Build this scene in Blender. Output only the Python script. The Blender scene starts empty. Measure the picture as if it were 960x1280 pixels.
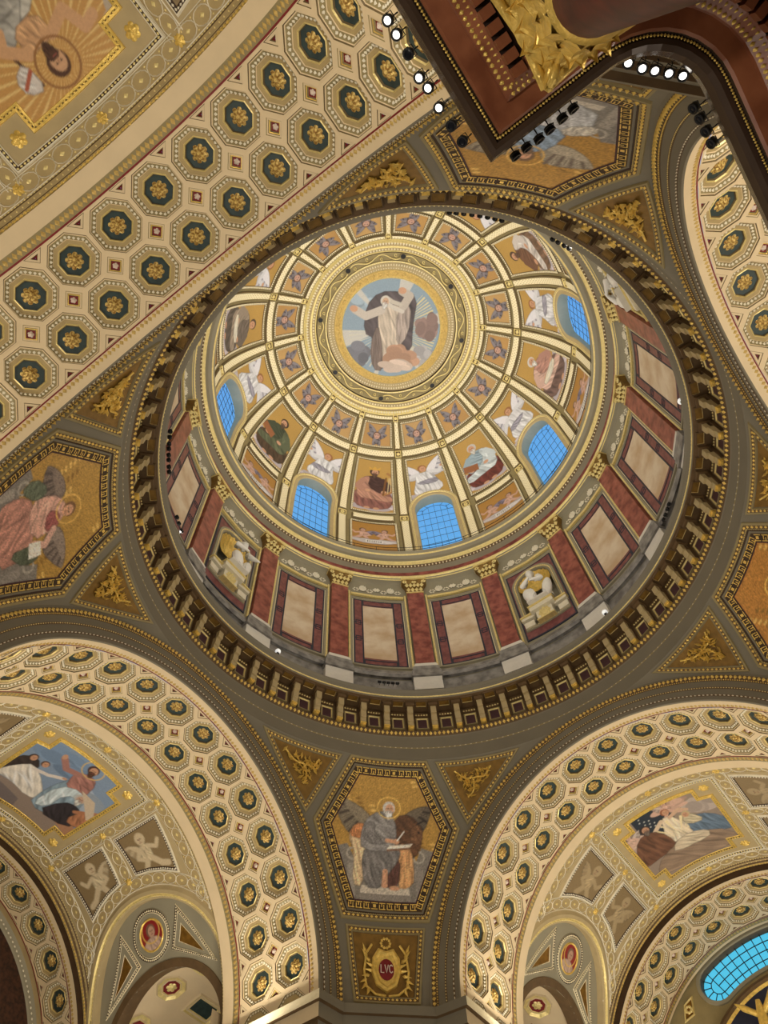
import bpy, math, random
import numpy as np
from mathutils import Matrix, Vector

# ------------------------------------------------------------------ camera
sc = bpy.context.scene
COL = sc.collection
CAM = (-11.660, -5.005, 0.0)
RIGHT = (0.5913165, -0.8052319, -0.0441184)
DOWN = (0.7095170, 0.5454730, -0.4461444)
FWD = (0.3833151, 0.2325098, 0.8938729)
cd = bpy.data.cameras.new('camera')
cd.sensor_fit = 'VERTICAL'; cd.sensor_height = 24.0; cd.lens = 954.0 / 1280.0 * 24.0
cd.clip_start = 0.05; cd.clip_end = 500
cam = bpy.data.objects.new('camera', cd); COL.objects.link(cam)
cam.matrix_world = Matrix(((RIGHT[0], -DOWN[0], -FWD[0], CAM[0]), (RIGHT[1], -DOWN[1], -FWD[1], CAM[1]),
                           (RIGHT[2], -DOWN[2], -FWD[2], CAM[2]), (0, 0, 0, 1)))
sc.camera = cam

# ------------------------------------------------------------------ sky and exposure
w = bpy.data.worlds.new('sky'); sc.world = w; w.use_nodes = True
wn = w.node_tree; bg = wn.nodes['Background']
tc = wn.nodes.new('ShaderNodeTexCoord'); sx = wn.nodes.new('ShaderNodeSeparateXYZ'); rp = wn.nodes.new('ShaderNodeValToRGB')
wn.links.new(tc.outputs['Generated'], sx.inputs[0]); wn.links.new(sx.outputs['Z'], rp.inputs[0]); wn.links.new(rp.outputs[0], bg.inputs[0])
rp.color_ramp.elements[0].position = 0.5; rp.color_ramp.elements[0].color = (0.10, 0.62, 0.86, 1)
rp.color_ramp.elements[1].position = 1.0; rp.color_ramp.elements[1].color = (0.16, 0.40, 0.88, 1)
bg.inputs[1].default_value = 0.95
sc.view_settings.view_transform = 'Standard'; sc.view_settings.look = 'None'
sc.view_settings.gamma = 1.0; sc.view_settings.use_curve_mapping = False
sc.view_settings.exposure = 0.0
sc.cycles.use_denoising = True
sc.cycles.max_bounces = 5; sc.cycles.diffuse_bounces = 2; sc.cycles.glossy_bounces = 2; sc.cycles.transparent_max_bounces = 6
sc.cycles.sample_clamp_indirect = 4.0

# ------------------------------------------------------------------ lamps: warm floods on the ledges, plus a few added for brightness
WARM = (1.0, 0.91, 0.775)
def lamp(kind, loc, power, target=None, size=0.5, color=WARM, angle=100, blend=0.8):
    d = bpy.data.lights.new('warm_light', kind); d.energy = power; d.color = color
    if kind == 'AREA': d.shape = 'DISK'; d.size = size
    else: d.shadow_soft_size = size
    if kind == 'SPOT': d.spot_size = math.radians(angle); d.spot_blend = blend
    o = bpy.data.objects.new('warm_light', d); COL.objects.link(o); o.location = loc
    if target is not None:
        o.rotation_euler = (Vector(target) - Vector(loc)).to_track_quat('-Z', 'Y').to_euler()
    return o
def pol(r, az, z): a = math.radians(az); return (r * math.cos(a), r * math.sin(a), z)
for i in range(8):                                   # floods on the dome gallery and on the drum cornice
    az = 22.5 + 45 * i
    lamp('SPOT', pol(9.9, az, 40.1), 1000, pol(5.5, az + 180, 50), 0.5, (1.0, 0.94, 0.86), 150)
    lamp('SPOT', pol(10.4, az, 27.2), 1050, pol(10.0, az + 180, 37), 0.4, (1.0, 0.92, 0.80), 130)
ARMS = {'risen': 90, 'sky': 0, 'window': -90, 'pulpit': 180}
def arm_pt(a, x, y, z):
    t = math.radians(ARMS[a]); return (x * math.cos(t) - y * math.sin(t), x * math.sin(t) + y * math.cos(t), z)
for a in ARMS:                                       # floods on the springing ledges of the four arms, plus added chapel lamps
    for s in (-1, 1):
        lamp('AREA', arm_pt(a, 6.6 * s, 13.0, 14.0), {'risen': 215, 'pulpit': 400}.get(a, 330), arm_pt(a, -2.0 * s, 13.0, 22), 0.8)
        lamp('AREA', arm_pt(a, 6.4 * s, 19.5, 13.5), 140, arm_pt(a, -1.0 * s, 18.5, 23), 0.8)
        lamp('AREA', arm_pt(a, 9.3 * s, 18.72, 15.6), 40, arm_pt(a, 9.6 * s, 18.72, 19), 0.5)  # added lamp that brightens the side chapel from inside
for s in (-1, 1): lamp('AREA', arm_pt('window', 6.0 * s, 24.2, 14.0), 190, arm_pt('window', -2.5 * s, 24.4, 22), 0.6)   # added pair that brightens the inner window arch
for i in range(4):                                   # standing floods near the piers
    lamp('AREA', pol(8.5, 45 + 90 * i, 3.0), 90 if i == 2 else 330, pol(2, 45 + 90 * i, 30), 1.5)
lamp('AREA', (-13.6, -2.6, 2.6), 150, (-11.6, -6.2, 7.9), 0.3)  # added lamp that brightens the wooden entablature from below

# ------------------------------------------------------------------ materials
def lin(c):
    c = np.asarray(c, float) / 255.0
    return np.where(c <= 0.04045, c / 12.92, ((c + 0.055) / 1.055) ** 2.4)
MATS = {}
def mat(name, rgb, rough=0.6, metal=0.0, noise=0.0, scale=6.0, rgb2=None, bump=0.0, bscale=40.0, emit=0.0, detail=4.0, spec=0.4):
    m = bpy.data.materials.new(name); m.use_nodes = True; nt = m.node_tree; b = nt.nodes['Principled BSDF']
    c = lin(rgb); b.inputs['Roughness'].default_value = rough; b.inputs['Metallic'].default_value = metal
    b.inputs['Specular IOR Level'].default_value = spec
    b.inputs['Base Color'].default_value = (*c, 1)
    co = nt.nodes.new('ShaderNodeTexCoord')
    if noise or rgb2 is not None:
        n = nt.nodes.new('ShaderNodeTexNoise'); n.inputs['Scale'].default_value = scale; n.inputs['Detail'].default_value = detail
        r = nt.nodes.new('ShaderNodeValToRGB')
        c2 = lin(rgb2) if rgb2 is not None else c * (1 - noise)
        r.color_ramp.elements[0].position = 0.36; r.color_ramp.elements[1].position = 0.64
        r.color_ramp.elements[0].color = (*c2, 1); r.color_ramp.elements[1].color = (*c, 1)
        nt.links.new(co.outputs['Object'], n.inputs['Vector']); nt.links.new(n.outputs['Fac'], r.inputs[0]); nt.links.new(r.outputs[0], b.inputs['Base Color'])
    if bump:
        n2 = nt.nodes.new('ShaderNodeTexNoise'); n2.inputs['Scale'].default_value = bscale; n2.inputs['Detail'].default_value = 3
        bp = nt.nodes.new('ShaderNodeBump'); bp.inputs['Strength'].default_value = bump; bp.inputs['Distance'].default_value = 0.03
        nt.links.new(co.outputs['Object'], n2.inputs['Vector']); nt.links.new(n2.outputs['Fac'], bp.inputs['Height']); nt.links.new(bp.outputs[0], b.inputs['Normal'])
    if emit:
        b.inputs['Emission Color'].default_value = (*c, 1); b.inputs['Emission Strength'].default_value = emit
    MATS[name] = m; return m
mat('khaki', (176, 153, 104), 0.6, noise=0.08, scale=4)
mat('cream', (222, 199, 159), 0.6, noise=0.06, scale=1.5)
mat('ivory', (236, 222, 184), 0.55, noise=0.08, scale=8, bump=0.5, bscale=14)
mat('buff', (184, 163, 119), 0.6, noise=0.1, scale=2)
mat('olive', (150, 134, 92), 0.6, noise=0.12, scale=3)
mat('grey_olive', (122, 114, 96), 0.6, noise=0.08, scale=0.8)
mat('grey_cove', (150, 142, 118), 0.5, noise=0.08, scale=0.8)
mat('brown', (104, 80, 50), 0.6, noise=0.2, scale=3)
mat('dark_brown', (66, 46, 28), 0.6, noise=0.25, scale=4)
mat('leaf_gold', (236, 206, 124), 0.34, metal=0.3, rgb2=(150, 108, 44), scale=16, detail=3, bump=0.8, bscale=26)
mat('old_gold', (206, 172, 96), 0.4, metal=0.3, noise=0.25, scale=9, bump=0.5, bscale=18)
mat('gold', (244, 206, 106), 0.3, metal=0.35, noise=0.25, scale=9, bump=0.5, bscale=18)
mat('pale_gold', (240, 218, 146), 0.36, metal=0.3, noise=0.15, scale=9, bump=0.4, bscale=16)
mat('dull_gold', (150, 108, 40), 0.45, metal=0.5, noise=0.35, scale=5, bump=0.4, bscale=12)
mat('olive_gold', (138, 104, 44), 0.45, metal=0.3, noise=0.3, scale=4)
mat('white_stucco', (232, 222, 196), 0.6, noise=0.1, scale=5)
mat('teal', (50, 66, 64), 0.5, noise=0.35, scale=6)
mat('crimson', (128, 26, 28), 0.5, noise=0.25, scale=8)
mat('rosette_white', (226, 206, 188), 0.5)
mat('plum', (74, 40, 44), 0.5, noise=0.3, scale=6)
mat('wine_marble', (98, 42, 34), 0.5, rgb2=(66, 26, 22), scale=5, detail=8, noise=.1)
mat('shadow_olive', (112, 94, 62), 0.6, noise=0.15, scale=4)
mat('red_marble', (164, 92, 80), 0.3, rgb2=(112, 46, 44), scale=2.2, detail=8, noise=.1)
mat('border_marble', (136, 78, 78), 0.35, rgb2=(106, 56, 60), scale=4, detail=6, noise=.1)
mat('cream_marble', (222, 204, 178), 0.3, rgb2=(196, 166, 132), scale=0.9, detail=9, noise=.1)
mat('grey_marble', (150, 146, 140), 0.35, rgb2=(104, 100, 98), scale=2.4, detail=8, noise=.1)
mat('white_marble', (226, 220, 208), 0.4, noise=0.08, scale=3)
mat('navy', (34, 38, 58), 0.45)
mat('statue', (240, 236, 226), 0.5, noise=0.06, scale=5)
mat('wood', (150, 92, 62), 0.3, rgb2=(118, 66, 42), scale=3, detail=6, noise=.1, spec=0.6)
mat('dark_wood', (40, 22, 14), 0.35, noise=0.3, scale=4)
mat('bronze', (78, 62, 50), 0.24, metal=0.15, noise=0.15, scale=4)
mat('black_metal', (16, 16, 18), 0.4, noise=0.2, scale=10)
mat('iron', (26, 28, 34), 0.5, noise=0.2, scale=10)
mat('lens', (255, 250, 240), 0.3, emit=3.0)
mat('dark_lens', (30, 32, 38), 0.15)
mat('wall_stone', (150, 132, 102), 0.6, noise=0.12, scale=1)
mat('floor_stone', (140, 124, 104), 0.4, rgb2=(104, 90, 74), scale=0.8, detail=6, noise=.1)
mat('porphyry', (78, 48, 34), 0.5, rgb2=(46, 30, 22), scale=7, detail=6, noise=.1)
mat('sky_blue_plaster', (158, 156, 148), 0.6, noise=0.08, scale=2)
mat('lamp_white', (240, 240, 236), 0.4, emit=0.6)
def mosaic_material(name, rough, metal):
    m = bpy.data.materials.new(name); m.use_nodes = True; nt = m.node_tree; b = nt.nodes['Principled BSDF']
    at = nt.nodes.new('ShaderNodeAttribute'); at.attribute_name = 'Col'
    co = nt.nodes.new('ShaderNodeTexCoord'); n = nt.nodes.new('ShaderNodeTexNoise'); n.inputs['Scale'].default_value = 14; n.inputs['Detail'].default_value = 5
    mr = nt.nodes.new('ShaderNodeMapRange'); mr.inputs['To Min'].default_value = 0.82; mr.inputs['To Max'].default_value = 1.14
    mx = nt.nodes.new('ShaderNodeMix'); mx.data_type = 'RGBA'; mx.blend_type = 'MULTIPLY'; mx.inputs['Factor'].default_value = 1.0
    nt.links.new(co.outputs['Object'], n.inputs['Vector']); nt.links.new(n.outputs['Fac'], mr.inputs['Value'])
    nt.links.new(at.outputs['Color'], mx.inputs[6]); nt.links.new(mr.outputs[0], mx.inputs[7]); nt.links.new(mx.outputs[2], b.inputs['Base Color'])
    b.inputs['Roughness'].default_value = rough; b.inputs['Metallic'].default_value = metal
    MATS[name] = m
mosaic_material('mosaic', 0.5, 0.0)
mosaic_material('gold_mosaic', 0.4, 0.2)
m_ = mat('basket', (240, 226, 184), 0.55)
nt = m_.node_tree; co_ = nt.nodes.new('ShaderNodeTexCoord'); sp3 = nt.nodes.new('ShaderNodeSeparateXYZ'); nt.links.new(co_.outputs['Object'], sp3.inputs[0]); sn = []
for ax_, fq in (('Y', 34.0), ('Z', 26.0)):
    mu = nt.nodes.new('ShaderNodeMath'); mu.operation = 'MULTIPLY'; mu.inputs[1].default_value = fq; si = nt.nodes.new('ShaderNodeMath'); si.operation = 'SINE'; nt.links.new(sp3.outputs[ax_], mu.inputs[0]); nt.links.new(mu.outputs[0], si.inputs[0]); sn.append(si)
pm = nt.nodes.new('ShaderNodeMath'); pm.operation = 'MULTIPLY'; nt.links.new(sn[0].outputs[0], pm.inputs[0]); nt.links.new(sn[1].outputs[0], pm.inputs[1]); cr_ = nt.nodes.new('ShaderNodeValToRGB'); cr_.color_ramp.elements[0].color = (*lin((186, 160, 104)), 1); cr_.color_ramp.elements[1].color = (*lin((244, 230, 190)), 1); cr_.color_ramp.elements[0].position = 0.0; cr_.color_ramp.elements[1].position = 0.35
ma = nt.nodes.new('ShaderNodeMath'); ma.operation = 'MULTIPLY_ADD'; ma.inputs[1].default_value = 0.5; ma.inputs[2].default_value = 0.5; nt.links.new(pm.outputs[0], ma.inputs[0]); nt.links.new(ma.outputs[0], cr_.inputs[0]); nt.links.new(cr_.outputs[0], nt.nodes['Principled BSDF'].inputs['Base Color'])
g = bpy.data.materials.new('glass'); g.use_nodes = True; nt = g.node_tree; nt.nodes.remove(nt.nodes['Principled BSDF'])
tr = nt.nodes.new('ShaderNodeBsdfTransparent'); gl = nt.nodes.new('ShaderNodeBsdfGlossy'); gl.inputs['Roughness'].default_value = 0.05
tr.inputs[0].default_value = (0.93, 0.97, 1.0, 1)
ms = nt.nodes.new('ShaderNodeMixShader'); ms.inputs[0].default_value = 0.04
nt.links.new(tr.outputs[0], ms.inputs[1]); nt.links.new(gl.outputs[0], ms.inputs[2]); nt.links.new(ms.outputs[0], nt.nodes['Material Output'].inputs[0])
MATS['glass'] = g

# ------------------------------------------------------------------ mesh helpers
class MB:
    def __init__(s): s.V = []; s.F = []; s.M = []; s.n = 0; s.S = []
    def add(s, v, f, m=0, smooth=False):
        v = np.asarray(v, float).reshape(-1, 3); o = s.n; s.V.append(v); s.n += len(v)
        for q in f: s.F.append(tuple(int(i) + o for i in q)); s.M.append(m); s.S.append(smooth)
    def box(s, lo, hi, m=0, fn=None):
        x0, y0, z0 = lo; x1, y1, z1 = hi
        v = np.array([(x0, y0, z0), (x1, y0, z0), (x1, y1, z0), (x0, y1, z0), (x0, y0, z1), (x1, y0, z1), (x1, y1, z1), (x0, y1, z1)], float)
        if fn is not None: v = mapv(fn, v)
        s.add(v, [(0, 3, 2, 1), (4, 5, 6, 7), (0, 1, 5, 4), (1, 2, 6, 5), (2, 3, 7, 6), (3, 0, 4, 7)], m)
    def grid(s, P, m=0, smooth=True, closed=False, keep=None):
        P = np.asarray(P, float); a, b = P.shape[:2]; f = []
        bb = b if closed else b - 1
        for i in range(a - 1):
            for j in range(bb):
                if keep is not None and not keep[i, j]: continue
                k = (j + 1) % b; f.append((i * b + j, i * b + k, (i + 1) * b + k, (i + 1) * b + j))
        s.add(P.reshape(-1, 3), f, m, smooth)
    def mesh(s, name, mats):
        me = bpy.data.meshes.new(name)
        V = np.concatenate(s.V) if s.V else np.zeros((0, 3))
        me.from_pydata(V.tolist(), [], s.F)
        for k in mats: me.materials.append(MATS[k])
        me.polygons.foreach_set('material_index', s.M); me.polygons.foreach_set('use_smooth', s.S); me.update()
        return me
    def obj(s, name, mats, parent=None, **kw): return link(name, s.mesh(name, mats if isinstance(mats, (list, tuple)) else [mats]), parent, **kw)
def mapv(fn, v): v = np.asarray(v, float); return np.stack(fn(v[..., 0], v[..., 1], v[..., 2]), -1)
def link(name, me, parent=None, loc=None, rot=None, label=None, cat=None, group=None, kind=None):
    o = bpy.data.objects.new(name, me); COL.objects.link(o)
    if parent is not None: o.parent = parent
    if loc is not None: o.location = loc
    if rot is not None: o.rotation_euler = rot
    for k, v in (('label', label), ('category', cat), ('group', group), ('kind', kind)):
        if v: o[k] = v
    return o
def empty(name, loc=(0, 0, 0), rot=(0, 0, 0), **kw): return link(name, None, None, loc, rot, **kw)
ZC, RA, S0, RV = 15.076, 7.56, 10.907, 7.95
RHO = 13.75
DZ, DR = 43.6, 10.75
def barrel(R, Yc, sign=1):
    return lambda x, y, h: (sign * (R - h) * np.sin(x / R), Yc - y, ZC + (R - h) * np.cos(x / R))
def sphere_map(zc, rho, az0):
    a0 = math.radians(az0)
    def f(x, y, h):
        x, y, h = np.broadcast_arrays(*(np.asarray(q, float) for q in (x, y, h)))
        ph = np.maximum(y, 0) / rho; az = a0 - x / (rho * np.cos(ph)); r = rho - h
        return (r * np.cos(ph) * np.cos(az), r * np.cos(ph) * np.sin(az), zc + np.where(y >= 0, r * np.sin(ph), y))
    return f
def drum_map(r, az0=0.0):
    a0 = math.radians(az0)
    return lambda x, y, h: ((r - h) * np.cos(a0 - x / r), (r - h) * np.sin(a0 - x / r), y + 0 * x)
def offset(path, d, closed=True):
    p = np.asarray(path, float); n = len(p)
    if abs(d) < 1e-9: return p.copy()
    e = np.roll(p, -1, 0) - p; e /= np.maximum(np.linalg.norm(e, axis=1, keepdims=True), 1e-9)
    nn = np.stack([-e[:, 1], e[:, 0]], 1)
    n1 = np.roll(nn, 1, 0); n2 = nn.copy()
    if not closed: n1[0] = nn[0]; n2[-1] = nn[-2]; n1[-1] = nn[-2]
    m = (n1 + n2) / np.maximum(1 + (n1 * n2).sum(1, keepdims=True), 0.25)
    return p + m * d
def counts(path, seg, closed):
    p = np.asarray(path, float); q = np.roll(p, -1, 0)
    L = np.linalg.norm(q - p, axis=1)
    if not closed: L = L[:-1]
    return [max(1, int(math.ceil(l / seg))) for l in L]
def dens(path, cn, closed):
    out = []; n = len(path)
    for i, c in enumerate(cn):
        a, b = path[i], path[(i + 1) % n]
        for j in range(c): out.append(a + (b - a) * j / c)
    if not closed: out.append(path[-1])
    return np.array(out)
def sweep(mb, mp, path, prof, closed=True, seg=0.5, smooth=False):
    """prof: (inward offset, height towards the viewer, material of the strip that follows)"""
    cn = counts(path, seg, closed); rows = []
    for d, h, m in prof:
        q = dens(offset(path, d, closed), cn, closed)
        rows.append(np.stack(mp(q[:, 0], q[:, 1], h + 0 * q[:, 0]), -1))
    for i in range(len(prof) - 1):
        mb.grid(np.stack([rows[i], rows[i + 1]]), prof[i][2], smooth, closed)
def resample(path, sp, closed):
    p = np.asarray(path, float)
    if closed: p = np.vstack([p, p[:1]])
    L = np.concatenate([[0], np.cumsum(np.linalg.norm(np.diff(p, axis=0), axis=1))])
    n = max(2, int(round(L[-1] / sp))); t = (np.arange(n) + (0.5 if not closed else 0)) * L[-1] / n
    x = np.interp(t, L, p[:, 0]); y = np.interp(t, L, p[:, 1])
    e = 1e-3 * L[-1] / n; x2 = np.interp(np.minimum(t + e, L[-1]), L, p[:, 0]) - np.interp(t - e, L, p[:, 0]); y2 = np.interp(np.minimum(t + e, L[-1]), L, p[:, 1]) - np.interp(t - e, L, p[:, 1])
    l = np.maximum(np.hypot(x2, y2), 1e-12); return x, y, x2 / l, y2 / l
def beads(mb, mp, path, d, h, sp, a, b=None, hh=None, closed=True, m=0):
    """a row of little raised beads or eggs along a path"""
    b = b or a; hh = hh or a
    x, y, tx, ty = resample(offset(path, d, closed), sp, closed)
    P = [(x + tx * a, y + ty * a, h), (x - ty * b, y + tx * b, h), (x - tx * a, y - ty * a, h), (x + ty * b, y - tx * b, h), (x, y, h + hh)]
    V = np.stack([np.stack(mp(np.asarray(p[0]), np.asarray(p[1]), p[2] + 0 * x), -1) for p in P], 1)
    n = len(x); base = (np.arange(n) * 5)[:, None, None]
    F = (base + np.array([[0, 1, 4], [1, 2, 4], [2, 3, 4], [3, 0, 4]])[None]).reshape(-1, 3)
    mb.add(V.reshape(-1, 3), F.tolist(), m, True)
def fill(mb, mp, path, h, m=0, rings=3, d=0.0, seg=0.4, bulge=0.0):
    p = offset(path, d); cn = counts(p, seg, True); q = dens(p, cn, True); c = q.mean(0); rows = []
    for k in range(rings + 1):
        t = k / rings; qq = q + (c - q) * t * 0.999
        rows.append(np.stack(mp(qq[:, 0], qq[:, 1], h + bulge * t + 0 * qq[:, 0]), -1))
    mb.grid(np.stack(rows), m, bulge > 0, True)
def lathe(mb, prof, n=96, a0=0.0, a1=360.0, smooth=False):
    cl = abs(a1 - a0) >= 359.9
    az = np.radians(np.linspace(a0, a1, n, endpoint=not cl))
    for i in range(len(prof) - 1):
        rows = [np.stack([prof[j][0] * np.cos(az), prof[j][0] * np.sin(az), prof[j][1] + 0 * az], -1) for j in (i, i + 1)]
        mb.grid(np.stack(rows), prof[i][2] if len(prof[i]) > 2 else 0, True, cl)
def circle(cx, cy, rx, ry=None, n=24, a0=0, a1=360):
    ry = ry or rx; t = np.radians(np.linspace(a0, a1, n, endpoint=abs(a1 - a0) < 359.9)); return np.stack([cx + rx * np.cos(t), cy + ry * np.sin(t)], 1)
def rect(x0, x1, y0, y1): return np.array([(x0, y0), (x1, y0), (x1, y1), (x0, y1)], float)
def inside(path, X, Y):
    r = np.zeros(np.shape(X), bool); p = np.asarray(path, float); q = np.roll(p, -1, 0)
    for (x0, y0), (x1, y1) in zip(p, q):
        if y0 == y1: continue
        c = ((y0 > Y) != (y1 > Y)) & (X < (x1 - x0) * (Y - y0) / (y1 - y0) + x0); r ^= c
    return r
def tube(mb, pts, r, n=6, m=0, cap=True):
    pts = [Vector(p) for p in pts]; rows = []
    up = Vector((0.13, 0.31, 0.94))
    for i, p in enumerate(pts):
        t = (pts[min(i + 1, len(pts) - 1)] - pts[max(i - 1, 0)]).normalized()
        a = t.cross(up); a = a.normalized() if a.length > 1e-4 else Vector((1, 0, 0)); b = t.cross(a); rr = r[i] if isinstance(r, (list, tuple)) else r
        rows.append([tuple(p + (a * math.cos(k * 2 * math.pi / n) + b * math.sin(k * 2 * math.pi / n)) * rr) for k in range(n)])
    mb.grid(np.array(rows), m, True, True)
    if cap:
        for row in (rows[0], rows[-1]): mb.add(row, [tuple(range(n))], m)

# ------------------------------------------------------------------ painter of the mosaics (flat pictures)
rng = np.random.RandomState(7)
class Cv:
    def __init__(s, x0, x1, y0, y1, cell, bgc):
        nx = max(8, int(round((x1 - x0) / cell))); ny = max(8, int(round((y1 - y0) / cell)))
        s.x = np.linspace(x0, x1, nx + 1); s.y = np.linspace(y0, y1, ny + 1)
        s.X, s.Y = np.meshgrid(s.x, s.y); s.C = np.zeros(s.X.shape + (3,)) + lin(bgc); s.soft = cell * 0.9; s.T = (0, 0, 1, 1, 0)
        s.N = sum(np.sin(s.X * f * math.cos(a) + s.Y * f * math.sin(a) + p) for f, a, p in zip(rng.uniform(3, 9, 6) / (x1 - x0), rng.uniform(0, 6, 6), rng.uniform(0, 6, 6))) / 3
        s.W = x1 - x0
    def at(s, cx, cy, sc=1.0, flip=1, rot=0): s.T = (cx, cy, sc, flip, math.radians(rot)); return s
    def tp(s, pts):
        p = np.asarray(pts, float).reshape(-1, 2); cx, cy, k, fl, r = s.T
        x = p[:, 0] * fl * k; y = p[:, 1] * k
        return np.stack([cx + x * math.cos(r) - y * math.sin(r), cy + x * math.sin(r) + y * math.cos(r)], 1)
    def mix(s, a, col, folds=None, shade=0.0):
        c = np.zeros_like(s.C) + lin(col)
        if folds:
            amp, freq, ang = folds; amp *= 0.75; freq *= 2.3 if s.T[2] > 1.01 else 2.8; k = s.T[2]; an = math.radians(ang)
            u = (s.X * math.cos(an) + s.Y * math.sin(an)) / k * freq; v = (-s.X * math.sin(an) + s.Y * math.cos(an)) / k * freq
            ph = u * 0.8 + s.N * 2.2 + .5 * np.sin(v * .11 + .7) + .3 * np.sin(v * .2 + u * .3)
            f = np.sin(ph) * 0.5 + np.sin(ph * 2.3 + 1.3 + np.sin(v * .4)) * 0.4 + np.sin(v * .35 + u * .2) * .35; c = c * (1 + amp * np.where(f > 0, f * .7, f))[..., None]
        a = np.clip(a, 0, 1)[..., None]; s.C = s.C * (1 - a) + np.clip(c, 0, 1) * a
    def poly(s, pts, col, folds=None, smooth=True, rim=False):
        p = s.tp(pts)
        if smooth and len(p) > 3:
            for _ in range(1): q = np.roll(p, -1, 0); p = np.stack([p * 0.75 + q * 0.25, p * 0.25 + q * 0.75], 1).reshape(-1, 2)
        q = np.roll(p, -1, 0); d = np.full(s.X.shape, 1e9)
        for (x0, y0), (x1, y1) in zip(p, q):
            ex, ey = x1 - x0, y1 - y0; L = ex * ex + ey * ey + 1e-12
            t = np.clip(((s.X - x0) * ex + (s.Y - y0) * ey) / L, 0, 1); d = np.minimum(d, np.hypot(s.X - x0 - t * ex, s.Y - y0 - t * ey))
        ins = inside(p, s.X, s.Y); s.mix(0.5 + np.where(ins, d, -d) / s.soft, col, folds)
        if folds is not None:
            an = math.radians(folds[2]) + s.T[4]; U = s.X * math.cos(an) + s.Y * math.sin(an); V = -s.X * math.sin(an) + s.Y * math.cos(an)
            pu = p[:, 0] * math.cos(an) + p[:, 1] * math.sin(an); pv = -p[:, 0] * math.sin(an) + p[:, 1] * math.cos(an); u0, u1, v0, v1 = pu.min(), pu.max(), pv.min(), pv.max(); rs = np.random.RandomState(int(abs(pu.sum() * 97)) % 9999); nf = 13; spc = (u1 - u0) / nf
            for i in range(nf):
                uc = u0 + (u1 - u0) * (i + rs.uniform(.1, .9)) / nf; va = v0 + (v1 - v0) * rs.uniform(-.1, .5); vb = va + (v1 - v0) * rs.uniform(.35, .7); t = np.clip((V - va) / (vb - va), 0, 1)
                dd = np.abs(U - uc - spc * rs.uniform(-2.2, 2.2) * (t - .5) - spc * .5 * np.sin(t * 4 + i)); al = np.exp(-(dd / (spc * .30 + s.soft * .3)) ** 2) * np.sin(math.pi * t) ** .6 * ins * .62
                s.C = s.C * (1 - al[..., None]) + np.clip(lin(col) * (.28 if i % 2 else 1.75), 0, 1) * al[..., None]
        if folds is not None or rim: s.mix(np.where(ins, 0.5, 0.35) * np.clip(1.0 - d / (s.soft * 1.3), 0, 1), np.asarray(col, float) * 0.42)
        return s
    def line(s, pts, wd, col):
        p = s.tp(pts); d = np.full(s.X.shape, 1e9)
        for (x0, y0), (x1, y1) in zip(p[:-1], p[1:]):
            ex, ey = x1 - x0, y1 - y0; L = ex * ex + ey * ey + 1e-12
            t = np.clip(((s.X - x0) * ex + (s.Y - y0) * ey) / L, 0, 1); d = np.minimum(d, np.hypot(s.X - x0 - t * ex, s.Y - y0 - t * ey))
        s.mix(0.5 + (wd * s.T[2] / 2 - d) / s.soft, col); return s
    def ell(s, x, y, rx, ry, col, rot=0, folds=None, ring=0):
        t = np.linspace(0, 2 * math.pi, 28, endpoint=False); a = math.radians(rot); px = rx * np.cos(t); py = ry * np.sin(t)
        pts = np.stack([x + px * math.cos(a) - py * math.sin(a), y + px * math.sin(a) + py * math.cos(a)], 1)
        if ring: return s.line(np.vstack([pts, pts[:1]]), ring, col)
        return s.poly(pts, col, folds, smooth=False)
    def cloud(s, x, y, rx, ry, col, n=9, seed=1):
        r = np.random.RandomState(seed); c = np.asarray(col, float)
        for i in range(n):
            a = r.uniform(0, 6.28); q = r.uniform(0.2, 0.75); k = r.uniform(0.86, 1.1)
            s.ell(x + rx * q * math.cos(a), y + ry * q * math.sin(a), rx * r.uniform(.3, .55), ry * r.uniform(.3, .55), np.clip(c * k, 0, 255))
        return s
    def wing(s, x0, y0, x1, y1, wd, col, dark, n=7):
        ax, ay = x1 - x0, y1 - y0; L = math.hypot(ax, ay); nx, ny = ay / L, -ax / L; c = np.asarray(col, float); dk = np.asarray(dark, float); sg = 1 if wd > 0 else -1; wd = abs(wd)
        def q(t, v): return (x0 + ax * t + nx * v * wd * sg, y0 + ay * t + ny * v * wd * sg)
        s.poly([q(-.05, -.15), q(.3, -.42), q(.7, -.34), q(1.0, -.05), q(1.02, .12), q(.8, .5), q(.5, .85), q(.25, .9), q(0, .5)], c * .86, rim=True)
        for i in range(n):
            f = i / (n - 1); a = q(.25 + .45 * (1 - f), -.2 + .1 * f); b = q(1.0 - .72 * f, .08 + .85 * f ** .8)
            s.line([a, b], wd * .95 / n, dk if i % 2 else c); s.line([a, b], wd * .25 / n, dk)
        s.poly([q(-.02, -.1), q(.3, -.4), q(.7, -.3), q(.9, -.1), q(.5, .12), q(.1, .3)], c); return s
    def head(s, x, y, r, skin=(196, 150, 118), hair=(84, 60, 44), beard=None, tilt=0, halo=None):
        if halo is not None: s.ell(x, y + r * .1, r * 2.0, r * 2.0, halo, ring=r * .22)
        s.ell(x, y + r * .18, r * 1.05, r * 1.12, hair, tilt); s.ell(x + r * .12, y - r * .05, r * .74, r * .95, skin, tilt)
        if beard: s.poly([(x - r * .6, y - r * .2), (x + r * .7, y - r * .2), (x + r * .5, y - r * 1.3), (x, y - r * 1.9), (x - r * .5, y - r * 1.2)], beard, (0.25, 60 / max(r, .02) * .06, 10))
        s.ell(x - r * .12, y + r * .12, r * .12, r * .09, (70, 46, 36)); s.ell(x + r * .38, y + r * .12, r * .12, r * .09, (70, 46, 36))
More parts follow.
